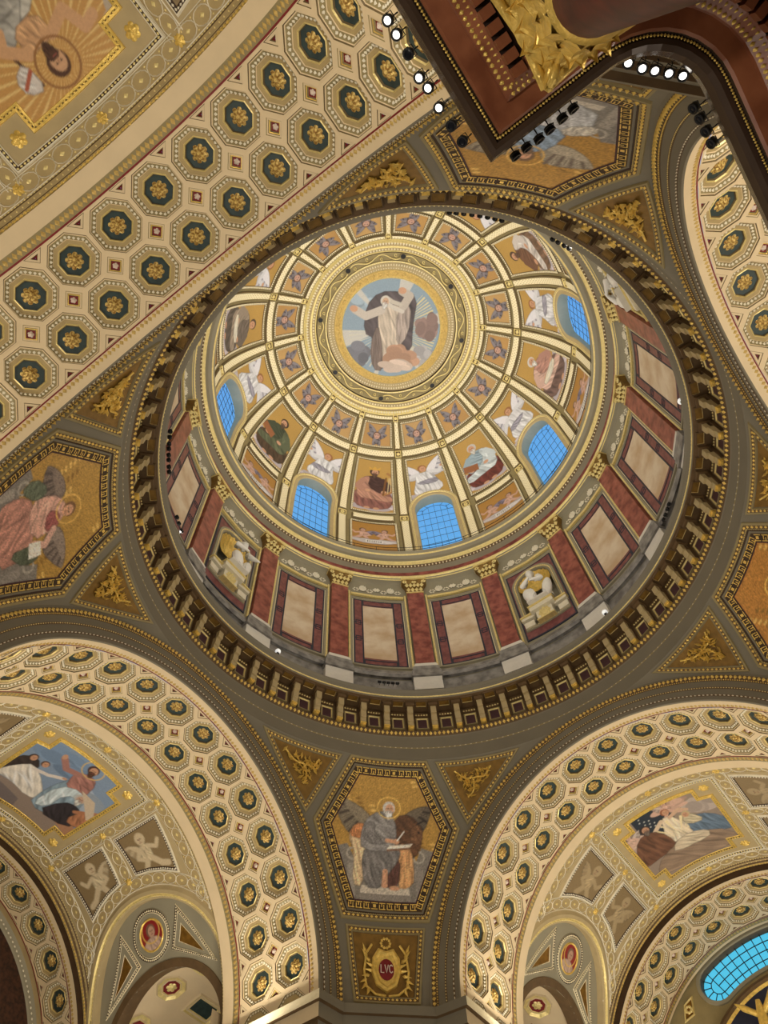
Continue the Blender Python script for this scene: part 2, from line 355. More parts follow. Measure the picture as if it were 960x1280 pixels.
        s.line([(x + r * .14, y + r * .1), (x + r * .2, y - r * .2)], r * .1, (160, 112, 84)); s.line([(x - r * .02, y - r * .46), (x + r * .36, y - r * .46)], r * .12, (140, 76, 64))
        return s
    def rays(s, x, y, r0, r1, n, col, wd=0.05, a0=0, a1=360):
        for i in range(n):
            a = math.radians(a0 + (a1 - a0) * i / n); b = wd * (1 + 0.6 * math.sin(i * 2.7)); c, q = math.cos(a), math.sin(a)
            s.poly([(x + r0 * c, y + r0 * q), (x + r1 * c - b * q, y + r1 * q + b * c), (x + r1 * c + b * q, y + r1 * q - b * c)], col, smooth=False)
        return s
def picture(name, cv, mp, h, parent, outline=None, cut=None, matn='mosaic', **kw):
    P = np.stack(mp(cv.X, cv.Y, h + 0 * cv.X), -1); mb = MB()
    xc = (cv.X[:-1, :-1] + cv.X[1:, 1:]) / 2; yc = (cv.Y[:-1, :-1] + cv.Y[1:, 1:]) / 2
    keep = np.ones(xc.shape, bool)
    if outline is not None: keep &= inside(outline, xc, yc)
    if cut is not None: keep &= ~inside(cut, xc, yc)
    mb.grid(P, 0, True, False, keep)
    me = mb.mesh(name, [matn]); ca = me.color_attributes.new('Col', 'FLOAT_COLOR', 'POINT')
    c = np.concatenate([cv.C.reshape(-1, 3), np.ones((cv.C.size // 3, 1))], 1).astype(np.float32); ca.data.foreach_set('color', c.ravel())
    return link(name, me, parent, **kw)

SKIN = (200, 152, 120)
def seated(c, robe, mantle, lower, hair, beard=None, item=None, cl=(196, 184, 190), halo=None):
    """a robed figure seated on clouds; unit height, origin at the foot"""
    c.cloud(0, .10, .40, .13, cl, 10, 3); c.cloud(.30, .30, .16, .16, cl, 5, 5); c.cloud(-.30, .28, .14, .16, cl, 5, 6)
    c.poly([(-.30, .10), (-.10, .04), (.22, .06), (.30, .16), (.32, .40), (.16, .52), (-.18, .54), (-.34, .40)], lower, (.35, 34, 18))
    c.poly([(-.20, .46), (.20, .46), (.22, .66), (.13, .80), (.05, .83), (-.07, .83), (-.17, .78), (-.24, .62)], robe, (.3, 40, 70))
    c.poly([(-.26, .30), (-.28, .62), (-.16, .80), (-.05, .82), (-.10, .60), (.10, .44), (.34, .36), (.30, .22), (0, .30)], mantle, (.38, 36, 40))
    c.line([(.15, .74), (.27, .58), (.18, .48)], .10, robe); c.line([(-.17, .72), (-.27, .56), (-.10, .50)], .10, mantle)
    c.ell(.17, .48, .045, .035, SKIN); c.ell(-.09, .50, .045, .035, SKIN); c.ell(.05, .06, .05, .03, SKIN); c.ell(-.10, .07, .05, .03, SKIN)
    if item == 'harp':
        c.line([(.16, .42), (.28, .48), (.33, .66), (.30, .84), (.22, .90)], .05, (168, 120, 70)); c.line([(.16, .42), (.20, .80)], .035, (120, 80, 44)); c.line([(.23, .46), (.25, .80)], .012, (226, 206, 160)); c.line([(.28, .50), (.28, .8)], .012, (226, 206, 160))
    elif item == 'book': c.poly([(.06, .44), (.30, .50), (.28, .64), (.04, .58)], (150, 96, 62), smooth=False)
    elif item == 'scroll': c.poly([(-.20, .40), (.20, .36), (.22, .48), (-.18, .52)], (222, 212, 190), (.15, 30, 90))
    c.head(.01, .91, .075, SKIN, hair, beard, halo=halo)
    if item == 'harp': c.poly([(-.07, .96), (.09, .96), (.11, 1.03), (.05, .99), (.01, 1.04), (-.03, .99), (-.09, 1.03)], (206, 160, 70), smooth=False)
    return c
def angel(c, robe=(214, 212, 214), wingc=(226, 222, 226), shade=(150, 146, 158), hair=(150, 100, 60), arms=1):
    c.wing(-.08, .60, -.46, 1.04, -.30, wingc, shade); c.wing(.08, .60, .46, 1.04, .30, wingc, shade)
    c.poly([(-.16, .70), (.16, .70), (.20, .46), (.32, .14), (.16, .02), (-.20, .02), (-.32, .12), (-.20, .46)], robe, (.30, 26, 12))
    c.line([(-.13, .68), (-.30, .62), (-.36, .76)], .09, robe); c.line([(.13, .68), (.30, .60 if arms else .5), (.38, .72 if arms else .4)], .09, robe)
    c.ell(-.37, .78, .04, .035, SKIN); c.ell(.39, .73 if arms else .39, .04, .035, SKIN)
    c.poly([(-.20, .44), (.20, .48), (.26, .30), (-.10, .34)], shade, (.25, 40, 60)); c.head(0, .80, .085, SKIN, hair)
    return c
def cherub(c):
    for a, l in ((52, .56), (128, .56), (4, .40), (176, .40), (-72, .50), (-108, .50)):
        r = math.radians(a); c.wing(.06 * math.cos(r), .06 * math.sin(r), l * math.cos(r), l * math.sin(r), .2 if math.cos(r) > 0 else -.2, (136, 128, 132), (74, 66, 74), 4)
    c.ell(0, -.02, .16, .17, (104, 74, 56)); c.ell(0, -.04, .12, .14, (196, 156, 138)); c.ell(-.05, 0, .025, .02, (60, 44, 40)); c.ell(.05, 0, .025, .02, (60, 44, 40)); c.line([(-.04, -.1), (.04, -.1)], .02, (140, 80, 70))
    return c
def putto(c, skin=(206, 164, 146), wingc=(140, 130, 150), dark=(90, 80, 100), hair=(90, 62, 48)):
    c.wing(.05, .55, .42, .80, .22, wingc, dark, 5); c.poly([(-.14, .30), (.12, .30), (.16, .62), (.06, .70), (-.08, .70), (-.16, .60)], skin, (.12, 30, 30))
    c.line([(-.10, .34), (-.26, .16), (-.40, .10)], .13, skin); c.line([(.06, .32), (.18, .14), (.06, .02)], .13, skin)
    c.line([(-.12, .62), (-.30, .52), (-.40, .64)], .09, skin); c.line([(.12, .62), (.24, .46), (.10, .38)], .09, skin); c.head(-.02, .80, .12, skin, hair)
    return c

# ------------------------------------------------------------------ room shell: floor, piers, walls
ARMNAME = {'risen': 'the arm with the risen figure painting', 'sky': 'the arm with the blue sky painting',
           'window': 'the arm with the crescent window', 'pulpit': 'the arm beside the wooden entablature'}
mb = MB(); mb.box((-34, -34, -1.9), (34, 34, -1.65)); mb.obj('floor', ['floor_stone'], kind='structure', label='pale veined stone floor of the church', cat='floor')
PIERNAME = {45: 'the grey robed evangelist', 135: 'the pink robed evangelist', 225: 'the evangelist hidden by the wooden entablature', -45: 'the evangelist with the amber ground'}
for az, nm in PIERNAME.items():
    mb = MB(); c45 = math.radians(az - 45)
    pl = [(7.62, 34), (7.62, 10.95), (8.5, 10.85), (10.85, 8.5), (10.95, 7.62), (34, 7.62), (34, 8.6), (11.6, 11.6), (8.6, 34)]
    pr = offset(np.array(pl), 0)
    for z0, z1, gr, m in ((-1.65, 13.2, 0, 0), (13.2, 13.9, 0.08, 1), (13.9, 14.3, 0.16, 2), (14.3, 14.75, 0.30, 1), (14.75, 15.05, 0.44, 3)):
        q = offset(pr, -gr) if inside(pr, np.array([10.9]), np.array([10.9]))[0] else offset(pr, gr)
        q = np.array(pl, float); nrm = offset(q, 1.0) - q; sgn = 1 if (nrm[3] @ np.array([1, 1])) < 0 else -1
        q = offset(q, sgn * gr)
        a = np.concatenate([q, np.full((len(q), 1), z0)], 1); b = np.concatenate([q, np.full((len(q), 1), z1)], 1)
        for e_ in range(len(q)):
            f_ = (e_ + 1) % len(q); mb.add([a[e_], a[f_], b[f_], b[e_]], [(0, 1, 2, 3)], (4 if z0 > 13.5 else 5) if 1 <= e_ <= 3 and z0 > 0 else m)
        mb.add(b, [tuple(range(len(q)))], m); mb.add(a, [tuple(range(len(q)))], 5 if z0 > 0 else m)
    mb.obj('pier', ['wall_stone', 'cream', 'brown', 'ivory', 'grey_olive', 'brown'], rot=(0, 0, c45), kind='structure', cat='pier', label='stone crossing pier with moulded cornice under ' + nm)

# ------------------------------------------------------------------ coffered arches
RP = lambda x, y, h: ((RA - h) * np.sin(x / RA), -y, (RA - h) * np.cos(x / RA))
PX, PY, DD = 0.7423, 0.75, 0.30
def octagon(a): t = a * math.tan(math.pi / 8); return np.array([(a, -t), (a, t), (t, a), (-t, a), (-a, t), (-a, -t), (-t, -a), (t, -a)])
def coffer_meshes():
    mb = MB(); o = octagon(0.685)
    out = np.array([(PX, -PY + DD), (PX, PY - DD), (PX - DD, PY), (-PX + DD, PY), (-PX, PY - DD), (-PX, -PY + DD), (-PX + DD, -PY), (PX - DD, -PY)])
    mb.grid(np.stack([mapv(RP, np.c_[out, np.zeros(8)]), mapv(RP, np.c_[o, np.zeros(8)])]), 0, False, True)
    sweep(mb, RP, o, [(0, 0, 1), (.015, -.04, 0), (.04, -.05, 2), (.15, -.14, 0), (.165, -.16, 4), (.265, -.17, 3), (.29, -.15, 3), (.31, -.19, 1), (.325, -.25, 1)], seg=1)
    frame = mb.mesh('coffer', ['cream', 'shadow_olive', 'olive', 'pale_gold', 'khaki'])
    mb = MB(); beads(mb, RP, o, .095, -.10, .118, .05, .06, .055); eggs = mb.mesh('egg_molding', ['white_stucco'])
    mb = MB(); fill(mb, RP, octagon(.365), -.245, 0, 2); panel = mb.mesh('panel', ['teal'])
    return frame, eggs, panel
def rosette_mesh(R, n, mp, h0, hh, mname, rings=6):
    """layered petals round a boss"""
    mb = MB()
    for L, (rl, zb, zh, nn, ph) in enumerate(((1.0, 0, .55, n, 0), (.66, .38, .55, n - 1 if n > 5 else n, .5), (.27, .8, .3, 8, 0))):
        na = 6 * nn; t = np.arange(na) * 2 * math.pi / na; c = np.abs(np.cos(nn * (t + ph) / 2)); P = []
        for i in range(rings + 1):
            f = i / rings; r = R * rl * f * (1 - .26 * (1 - c) ** 1.5 * f); h = h0 + hh * (zb + zh * (math.sin(math.pi * (.25 + .75 * f)) * (.35 + .65 * c) if L < 2 else 1 - f * f))
            P.append(np.stack(mp(r * np.cos(t), r * np.sin(t), h + 0 * t), -1))
        mb.grid(np.array(P), 0, True, True)
    return mb.mesh('rosette', [mname])
CF, CE, CP = coffer_meshes()
CR = rosette_mesh(.24, 8, RP, -.24, .12, 'leaf_gold')
def square_meshes():
    mb = MB(); p = np.array([(DD, 0), (0, DD), (-DD, 0), (0, -DD)]); sweep(mb, RP, p, [(0, 0, 1), (.012, -.02, 0), (.05, -.02, 1), (.06, -.05, 2), (.085, -.05, 1), (.10, -.10, 1)], seg=1); fr = mb.mesh('square_coffer', ['cream', 'olive', 'gold'])
    mb = MB(); fill(mb, RP, p, -.10, 0, 1, .09); pn = mb.mesh('panel', ['crimson'])
    return fr, pn, rosette_mesh(.085, 5, RP, -.1, .07, 'rosette_white', 3)
SF, SP, SR = square_meshes()
mb = MB(); tp_ = np.array([(-DD, 0), (DD, 0), (0, DD)]); sweep(mb, RP, tp_, [(0, 0, 1), (.012, -.02, 0), (.072, -.02, 1), (.09, -.05, 2), (.12, -.08, 2)], seg=1); TF = mb.mesh('triangle_panel', ['cream', 'shadow_olive', 'crimson'])
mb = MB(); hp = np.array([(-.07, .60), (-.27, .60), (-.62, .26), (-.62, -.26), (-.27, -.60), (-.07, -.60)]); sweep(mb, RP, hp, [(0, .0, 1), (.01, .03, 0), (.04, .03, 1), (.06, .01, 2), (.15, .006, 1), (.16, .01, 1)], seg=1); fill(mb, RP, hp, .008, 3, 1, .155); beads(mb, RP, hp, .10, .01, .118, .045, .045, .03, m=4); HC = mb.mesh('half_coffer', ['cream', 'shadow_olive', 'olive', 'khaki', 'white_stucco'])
AF = lambda x, y, h: ((RA + x) * np.cos(y), h, ZC + (RA + x) * np.sin(y))
def arc_path(r, n=120): t = np.linspace(0, math.pi, n); return np.stack([0 * t + r, t], 1)
def arc_beads(mb, r, t, sp, a, b, hh, m=0, front=True):
    """beads along an arch of radius r at depth t; front: proud towards the crossing, else towards the arch centre"""
    n = int(math.pi * r / sp); th = (np.arange(n) + .5) * math.pi / n; ct, st = np.cos(th), np.sin(th)
    rad = np.stack([ct, 0 * ct, st], 1); tan = np.stack([-st, 0 * ct, ct], 1); ax = np.array([[0., 1, 0]]) + 0 * rad
    c = rad * r + np.array([0, t, ZC]); u = rad if front else ax; nn = -ax if front else -rad
    V = np.stack([c + tan * a, c + u * b, c - tan * a, c - u * b, c + nn * hh], 1)
    F = ((np.arange(n) * 5)[:, None, None] + np.array([[0, 1, 4], [1, 2, 4], [2, 3, 4], [3, 0, 4]])[None]).reshape(-1, 3)
    mb.add(V.reshape(-1, 3), F.tolist(), m, True)
def arc_strip(mb, prof, n=97, th0=0, th1=180):
    t = np.radians(np.linspace(th0, th1, n))
    for i in range(len(prof) - 1):
        rows = [np.stack([p[0] * np.cos(t), 0 * t + p[1], ZC + p[0] * np.sin(t)], -1) for p in (prof[i], prof[i + 1])]
        mb.grid(np.stack(rows), prof[i][2], True)
def arch(arm, t0, rows, label, main=True):
    rz = math.radians(ARMS[arm]); e0 = t0 + 0.393; e1 = e0 + 1.5 * rows; end = e1 + (0.8 if main else 0.5)
    mb = MB()
    arc_strip(mb, [(RA, t0, 0), (RA, e0, 0)]); arc_strip(mb, [(RA, e1, 0), (RA, end, 0), (RA + .6, end, 0)])
    for a0 in (0, 174.375): arc_strip(mb, [(RA, e0, 0), (RA, e1, 0)], 4, a0, a0 + 5.625)
    arc_strip(mb, [(RA - .005, e0 - .05, 1), (RA - .005, e0 - .01, 0)]); arc_strip(mb, [(RA - .005, e1 + .02, 1), (RA - .005, e1 + .07, 5), (RA - .004, e1 + .33, 5)])
    if main:      # stepped archivolt towards the crossing
        arc_strip(mb, [(RA, t0, 2), (RA + .03, t0 - .05, 2), (RA + .18, t0 - .05, 3), (RA + .24, t0 - .08, 2), (RA + .48, t0 - .08, 3), (RA + .54, t0 - .12, 2), (RA + .80, t0 - .12, 3), (RA + .86, t0 - .17, 3), (RA + 1.0, t0 - .22, 2), (RA + 1.10, t0 - .22, 2), (RA + 1.12, t0 - .12, 2)])
    else: arc_strip(mb, [(RA, t0, 4), (RA + .42, t0, 4)])
    root = mb.obj('coffered_arch', ['cream', 'crimson', 'grey_olive', 'brown', 'dark_brown', 'olive'], rot=(0, 0, rz), kind='structure', cat='arch', label=label)
    mb = MB(); arc_beads(mb, RA, e0 - .13, .15, .07, .075, .05, 0, False); arc_beads(mb, RA, e1 + .20, .16, .078, .11, .05, 0, False)
    mb.obj('zigzag_molding', ['old_gold'], root, kind='stuff')
    if main:
        mb = MB(); arc_beads(mb, RA + .21, t0 - .07, .155, .055, .022, .04); mb.obj('bead_molding', ['white_stucco'], root, kind='stuff')
        mb = MB(); arc_beads(mb, RA + .51, t0 - .11, .10, .035, .02, .03); mb.obj('bead_molding', ['pale_gold'], root, kind='stuff')
        mb = MB(); arc_beads(mb, RA + .93, t0 - .20, .17, .07, .085, .09); arc_beads(mb, RA + .83, t0 - .15, .085, .03, .025, .04); mb.obj('egg_molding', ['gold'], root, kind='stuff')
    for r in range(rows):
        t = e0 + .75 + 1.5 * r
        for sd_ in (1, -1): link('half_coffer', HC, root, (0, t, ZC), (0, sd_ * math.pi / 2, 0) if sd_ > 0 else (0, math.pi / 2, math.pi))
        for i in range(-7, 8):
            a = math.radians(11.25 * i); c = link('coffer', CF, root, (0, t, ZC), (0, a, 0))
            for n_, m_ in (('egg_molding', CE), ('panel', CP), ('rosette', CR)): link(n_, m_, c)
    for r in range(rows + 1):
        t = e0 + 1.5 * r
        for i in range(-8, 8):
            a = math.radians(11.25 * (i + .5))
            if 0 < r < rows:
                c = link('square_coffer', SF, root, (0, t, ZC), (0, a, 0)); link('panel', SP, c); link('rosette', SR, c)
            elif r == 0: link('triangle_panel', TF, root, (0, t, ZC), (0, -a, math.pi))
            else: link('triangle_panel', TF, root, (0, t, ZC), (0, a, 0))
    return root
for a in ARMS: arch(a, S0, 2, 'double row coffered arch opening from the crossing into ' + ARMNAME[a])
arch('sky', 22.45, 1, 'single row coffered arch behind the blue sky painting', False)
arch('window', 22.45, 2, 'double row coffered arch framing the crescent window', False)

# ------------------------------------------------------------------ vault bays behind the arches
def ellipse_arc(cx, rx, ry, a0=90, a1=270, n=40):
    t = np.radians(np.linspace(a0, a1, n)); return np.stack([cx + rx * np.cos(t), ry * np.sin(t)], 1)
def guilloche(mb, mp, p0, p1, wd, h, m=0, md=1):
    """interlaced ovals with a bud in each, between two points or along a polyline"""
    pth = np.array([p0, p1]) if np.ndim(p0) == 1 else np.asarray(p0); x, y, tx, ty = resample(pth, .56, False); n = 12
    sweep(mb, mp, pth, [(-wd * .55, .004, 2), (wd * .55, .004, 2)], False, .4); sweep(mb, mp, pth, [(-wd * .56, .004, m), (-wd * .5, .02, m)], False, .4); sweep(mb, mp, pth, [(wd * .5, .02, m), (wd * .56, .004, m)], False, .4)
    h = h + .006
    t = np.arange(n) * 2 * math.pi / n
    for X, Y, a, b in zip(x, y, tx, ty):
        for k, (ra, rb) in enumerate(((.30, wd * .46),)):
            o = np.stack([X + a * ra * np.cos(t) - b * rb * np.sin(t), Y + b * ra * np.cos(t) + a * rb * np.sin(t)], 1)
            sweep(mb, mp, o, [(-.008, h, m), (.008, h + .03, m), (.022, h, m)], seg=1)
        for dx, sz in ((0, .085), (.28, .035)):
            for sgn in (-1, 1) if dx else (0,):
                cx, cy = X + a * dx - b * sgn * wd * .36, Y + b * dx + a * sgn * wd * .36
                P = np.array([(cx + a * sz, cy + b * sz, h), (cx - b * sz * .7, cy + a * sz * .7, h), (cx - a * sz, cy - b * sz, h), (cx + b * sz * .7, cy - a * sz * .7, h), (cx, cy, h + sz * .6)])
                mb.add(mapv(mp, P), [(0, 1, 4), (1, 2, 4), (2, 3, 4), (3, 0, 4)], md, True)
def flower(parent, mp, x, y, R, name='flower', mname='gold'):
    return link(name, rosette_mesh(R, 6, lambda a, b, h: mp(x + a, y + b, h), .02, R * .5, mname, 4), parent)
SHORT = {'risen': 'risen figure', 'sky': 'blue sky', 'window': 'crescent window', 'pulpit': 'pulpit'}
EL = (9.6, 3.6, 3.35)
YC = 18.72
FL = {('risen', 1): 'near the pink evangelist', ('risen', -1): 'near the wooden entablature', ('sky', -1): 'near the pink evangelist', ('window', 1): 'near the amber evangelist'}
def bay(arm, decorated, paint, plabel, tends):
    rz = math.radians(ARMS[arm]); rot = (0, 0, rz); mp = barrel(RV, YC)
    y0, y1 = YC - 15.1, YC - tends
    xs = np.linspace(-RV * math.pi / 2, RV * math.pi / 2, 200); ys = np.linspace(y1, y0, 64)
    X, Y = np.meshgrid(xs, ys); xc = (X[:-1, :-1] + X[1:, 1:]) / 2; yc = (Y[:-1, :-1] + Y[1:, 1:]) / 2
    keep = np.ones(xc.shape, bool)
    hole = np.vstack([ellipse_arc(EL[0], EL[1] + .05, EL[2] + .05), [(13, -EL[2]), (13, EL[2])]])
    if decorated: keep &= ~inside(hole, np.abs(xc), yc)
    mb = MB(); mb.grid(np.stack(mp(X, Y, 0 * X), -1), 0, True, False, keep)
    v = mb.obj('vault', ['buff'], rot=rot, kind='structure', cat='vault', label='barrel vault bay with stucco bands in ' + ARMNAME[arm])
    if not decorated: return
    mb = MB()
    for ya, s in ((YC - 15.1, -1), (YC - tends, 1)):
        L = np.array([(-12.3, ya), (12.3, ya)]) if s > 0 else np.array([(12.3, ya), (-12.3, ya)])
        sweep(mb, mp, L, [(.0, .10, 0), (.03, .12, 3), (.14, .10, 2), (.17, .04, 3), (.24, .07, 3), (.30, .05, 2), (.34, .01, 3), (.38, .0, 3)], False, .4, True)
        beads(mb, mp, L, .085, .11, .13, .075, .05, .05, False, 0); beads(mb, mp, L, .235, .065, .2, .03, .03, .03, False, 1); beads(mb, mp, L, .35, .01, .11, .035, .025, .03, False, 1)
    mb.obj('gold_molding', ['gold', 'pale_gold', 'brown', 'khaki'], v)
    mb = MB()
    for yb in (YC - 15.72, YC - 21.72):
        guilloche(mb, mp, (-2.9, yb), (2.9, yb), .46, 0)
        for s in (-1, 1): guilloche(mb, mp, (3.0 * s, yb), (7.7 * s, yb), .44, 0)
    for s in (-1, 1):
        guilloche(mb, mp, (2.97 * s, -2.9), (2.97 * s, -.1), .46, 0); guilloche(mb, mp, (2.97 * s, .1), (2.97 * s, 2.9), .46, 0)
        guilloche(mb, mp, (3.1 * s, 0), (5.0 * s, 0), .44, 0)
        e = ellipse_arc(EL[0], EL[1] + .72, EL[2] + .72, 118, 242); e[:, 0] *= s; guilloche(mb, mp, e, None, .46, 0)
    mb.obj('guilloche_band', ['white_stucco', 'pale_gold', 'khaki'], v, kind='stuff')
    for fx, fy in [(x, yb) for x in (-2.97, 2.97) for yb in (YC - 15.72, 0, YC - 21.72)] + [(0, YC - 15.72), (0, YC - 21.72), (5.1, 0), (-5.1, 0)]: flower(v, mp, fx, fy, .16)
    # framed vault painting
    r = empty('vault_painting', (0, 0, 0), rot, label=plabel, cat='painting'); R_ = rect(-2.70, 2.70, -2.70, 2.72)
    cross = np.array([(-1.62, -2.20), (1.62, -2.20), (1.62, -1.58), (2.2, -1.58), (2.2, 1.58), (1.62, 1.58), (1.62, 2.20), (-1.62, 2.20), (-1.62, 1.58), (-2.2, 1.58), (-2.2, -1.58), (-1.62, -1.58)])
    mb = MB(); sweep(mb, mp, R_, [(0, 0, 0), (.02, .05, 0), (.05, .05, 1), (.13, .03, 0), (.15, .05, 0), (.17, .015, 2)], seg=.4); fr = mb.obj('frame', ['white_stucco', 'dark_brown', 'olive'], r)
    mb = MB(); beads(mb, mp, R_, .09, .04, .12, .05, .04, .05); mb.obj('bead_row', ['pale_gold'], fr, kind='stuff')
    mb = MB(); q = R_.copy(); xs2 = np.linspace(-2.55, 2.55, 52); ys2 = np.linspace(-2.55, 2.57, 52); X, Y = np.meshgrid(xs2, ys2)
    mb.grid(np.stack(mp(X, Y, .012 + 0 * X), -1), 0, True, False, ~inside(offset(cross, .05), (X[:-1, :-1] + X[1:, 1:]) / 2, (Y[:-1, :-1] + Y[1:, 1:]) / 2)); mb.obj('plain_border', ['buff'], r)
    mb = MB(); sweep(mb, mp, cross, [(-.05, .01, 0), (-.04, .05, 0), (.02, .06, 1), (.06, .03, 0), (.12, .05, 0), (.16, .0, 0)], seg=.4); beads(mb, mp, cross, .04, .05, .12, .05, .035, .04, m=0); mb.obj('gilt_molding', ['gold', 'brown'], r)
    for sx in (-1, 1):
        for sy in (-1, 1): flower(r, mp, 2.08 * sx, 2.12 * sy, .22, 'gilt_rosette')
    cv = Cv(-2.25, 2.25, -2.25, 2.25, .036, (150, 150, 150)); paint(cv); picture('picture', cv, mp, .03, r, offset(cross, -.0))
    # side lunettes
    mq = {}
    for s in (-1, 1):
        m2 = barrel(8.2, YC, s); k = 8.2 / RV; mq[s] = m2
        el = ellipse_arc(EL[0], EL[1], EL[2], 85, 275, 60)
        xs = np.linspace(5.8 * k, 12.5 * k, 60); ys = np.linspace(-3.5, 3.5, 70); X, Y = np.meshgrid(xs, ys); op = np.vstack([ellipse_arc(11.6, 2.75, 3.0), [(14, -3.0), (14, 3.0)]])
        mb = MB(); mb.grid(np.stack(m2(X, Y, 0 * X), -1), 0, True, False, ~inside(op, (X[:-1, :-1] + X[1:, 1:]) / 2, (Y[:-1, :-1] + Y[1:, 1:]) / 2))
        side = 'pier of ' + ('one' if s > 0 else 'other')
        far = {('sky', 1): 'above the chapel arch with the red boss', ('window', -1): 'beside the ghostly grey putti'}.get((arm, s), 'on the flank %s' % FL.get((arm, s), ''))
        lu = mb.obj('lunette', ['grey_cove'], rot=rot, kind='structure', cat='lunette', label='grey lunette panel %s in %s' % (far, ARMNAME[arm]))
        m1 = barrel(RV, YC, s); mb = MB()
        sweep(mb, m1, el, [(-.42, 0, 1), (-.30, .09, 1), (-.16, .10, 0), (-.1, .03, 0), (-.04, .05, 1), (.04, .02, 1), (.10, -.25, 1)], False, .4, True)
        beads(mb, m1, el, -.06, .04, .13, .055, .04, .05, False, 0); mb.obj('arch_molding', ['pale_gold', 'buff'], lu)
        mb = MB(); e2 = ellipse_arc(11.6, 2.75, 3.0, 90, 270, 50); sweep(mb, m2, e2, [(-.28, 0, 0), (-.26, .04, 0), (0.03, .05, 0), (.05, -.55, 0), (-.6, -.7, 0)], False, .5, True); mb.obj('opening_trim', ['brown'], lu)
        # portrait medallion
        md = empty('portrait_medallion', (0, 0, 0), rot, cat='medallion', label='red portrait medallion %s of the %s arm' % (far, SHORT[arm]))
        c0 = circle(7.5, 0, .98, n=36); mb = MB(); sweep(mb, m2, c0, [(0, 0, 2), (.03, .04, 1), (.15, .03, 3), (.18, .05, 2), (.20, .02, 2), (.36, .02, 0), (.39, .06, 0), (.44, .02, 0)], seg=1, smooth=True); beads(mb, m2, c0, .09, .035, .1, .045, .045, .05, m=3); mb.obj('ring', ['gold', 'dark_brown', 'grey_cove', 'ivory'], md)
        c2 = Cv(-.6, .6, -.6, .6, .03, (140, 30, 28)); c2.at(0, -.55, 1.1).poly([(-.5, 0), (.5, 0), (.4, .3), (.14, .44), (-.14, .44), (-.4, .3)], (190, 160, 140), (.3, 16, 20)); c2.head(0, .62, .2, (190, 150, 124), (120, 90, 70), halo=(220, 180, 90))
        m3 = lambda x, y, h, m2=m2, s=s: m2(7.5 - y, x * s, h)
        picture('portrait', c2, m3, .02, md, circle(0, 0, .56, n=40))
        for sg in (-1, 1):
            tr_ = np.array([(6.95, sg * 1.5), (8.35, sg * .85), (9.5, sg * 2.85)]) if True else None
            tr_ = tr_ if (np.cross(tr_[1] - tr_[0], tr_[2] - tr_[1]) > 0) else tr_[::-1]
            mb = MB(); sweep(mb, m2, tr_, [(-.03, 0, 0), (-.01, .04, 1), (.09, .03, 0), (.11, .05, 0), (.12, .03, 2)], seg=.4); beads(mb, m2, tr_, .04, .035, .1, .045, .035, .05); fill(mb, m2, tr_, .02, 2, 2, .11); sweep(mb, m2, offset(tr_, .3), [(0, .03, 0), (.02, .05, 0), (.035, .03, 3)], seg=.4)
            fill(mb, m2, tr_, .03, 3, 1, .32); tri = mb.obj('spandrel_panel', ['ivory', 'dark_brown', 'grey_cove', 'dull_gold'], lu)
        # putto panels
        for sg in (-1, 1):
            e = ellipse_arc(EL[0], EL[1] + 1.02, EL[2] + 1.02, 90, 270, 80); e = e[(np.abs(e[:, 1]) > .33) & (np.abs(e[:, 1]) < 2.62) & (np.sign(e[:, 1]) == sg)]; e = e[np.argsort(e[:, 1] * sg)][::4]
            pp = np.vstack([[(3.32, .33 * sg)], e, [(3.32, 2.62 * sg)]])
            ar = np.sum(pp[:, 0] * np.roll(pp[:, 1], -1) - np.roll(pp[:, 0], -1) * pp[:, 1]); pp = pp if ar > 0 else pp[::-1]
            tone = {('sky', 1): 'pale', ('window', -1): 'ghostly grey'}.get((arm, s), 'dim'); fl = ('on the flank ' + FL[(arm, s)]) if (arm, s) in FL else ''
            where = 'next to the crossing arch' if sg > 0 else 'next to the inner arch'
            pr_ = empty('putto_panel', (0, 0, 0), rot, cat='panel', label=('%s putto panel %s, %s arm %s' % (tone, where.replace('next to the ', 'by '), SHORT[arm], fl.replace('on the flank ', ''))).strip())
            mb = MB(); sweep(mb, m1, pp, [(-.03, 0, 0), (0, .05, 0), (.03, .05, 1), (.12, .02, 1), (.14, .01, 1)], seg=.4); beads(mb, m1, pp, .075, .035, .11, .05, .035, .05); mb.obj('frame', ['white_stucco', 'dark_brown'], pr_)
            cv = Cv(3.2, 6.6, -2.7 if sg < 0 else .25, -.25 if sg < 0 else 2.7, .05, (138, 116, 80))
            cx, cy = 4.55, 1.35 * sg; tone_c = (206, 186, 150) if tone == 'pale' else (172, 150, 112)
            cv.at(cx + .85, cy, 1.9, -sg * s, 90); putto(cv, tone_c, tone_c, (160, 136, 100), tone_c)
            picture('picture', cv, m1, .012, pr_, offset(pp, .03))
    # side chapel vaults
    for s in (-1, 1):
        mb = MB(); zc, rr = 16.35, 3.25; t = np.linspace(0, math.pi, 33)
        def sp(x, y, h, s=s): return (s * (7.8 + y), YC - (rr - h) * np.sin(x / rr), zc + (rr - h) * np.cos(x / rr))
        X, Y = np.meshgrid(np.linspace(-rr * math.pi / 2, rr * math.pi / 2, 33), np.linspace(0, 6, 12)); mb.grid(np.stack(sp(X, Y, 0 * X), -1), 0)
        n_ = 33; endp = np.stack(sp(X[-1], Y[-1], 0 * X[-1]), -1); mb.add(np.vstack([endp, [[s * 13, YC - rr, -1.65], [s * 13, YC + rr, -1.65]][::1]]), [tuple(range(n_)) + (n_ + 1, n_)], 1)
        for q in (-1, 1): mb.add([(s * 7.3, YC + q * rr, -1.65), (s * 13, YC + q * rr, -1.65), (s * 13, YC + q * rr, zc), (s * 7.3, YC + q * rr, zc)], [(0, 1, 2, 3)], 1)
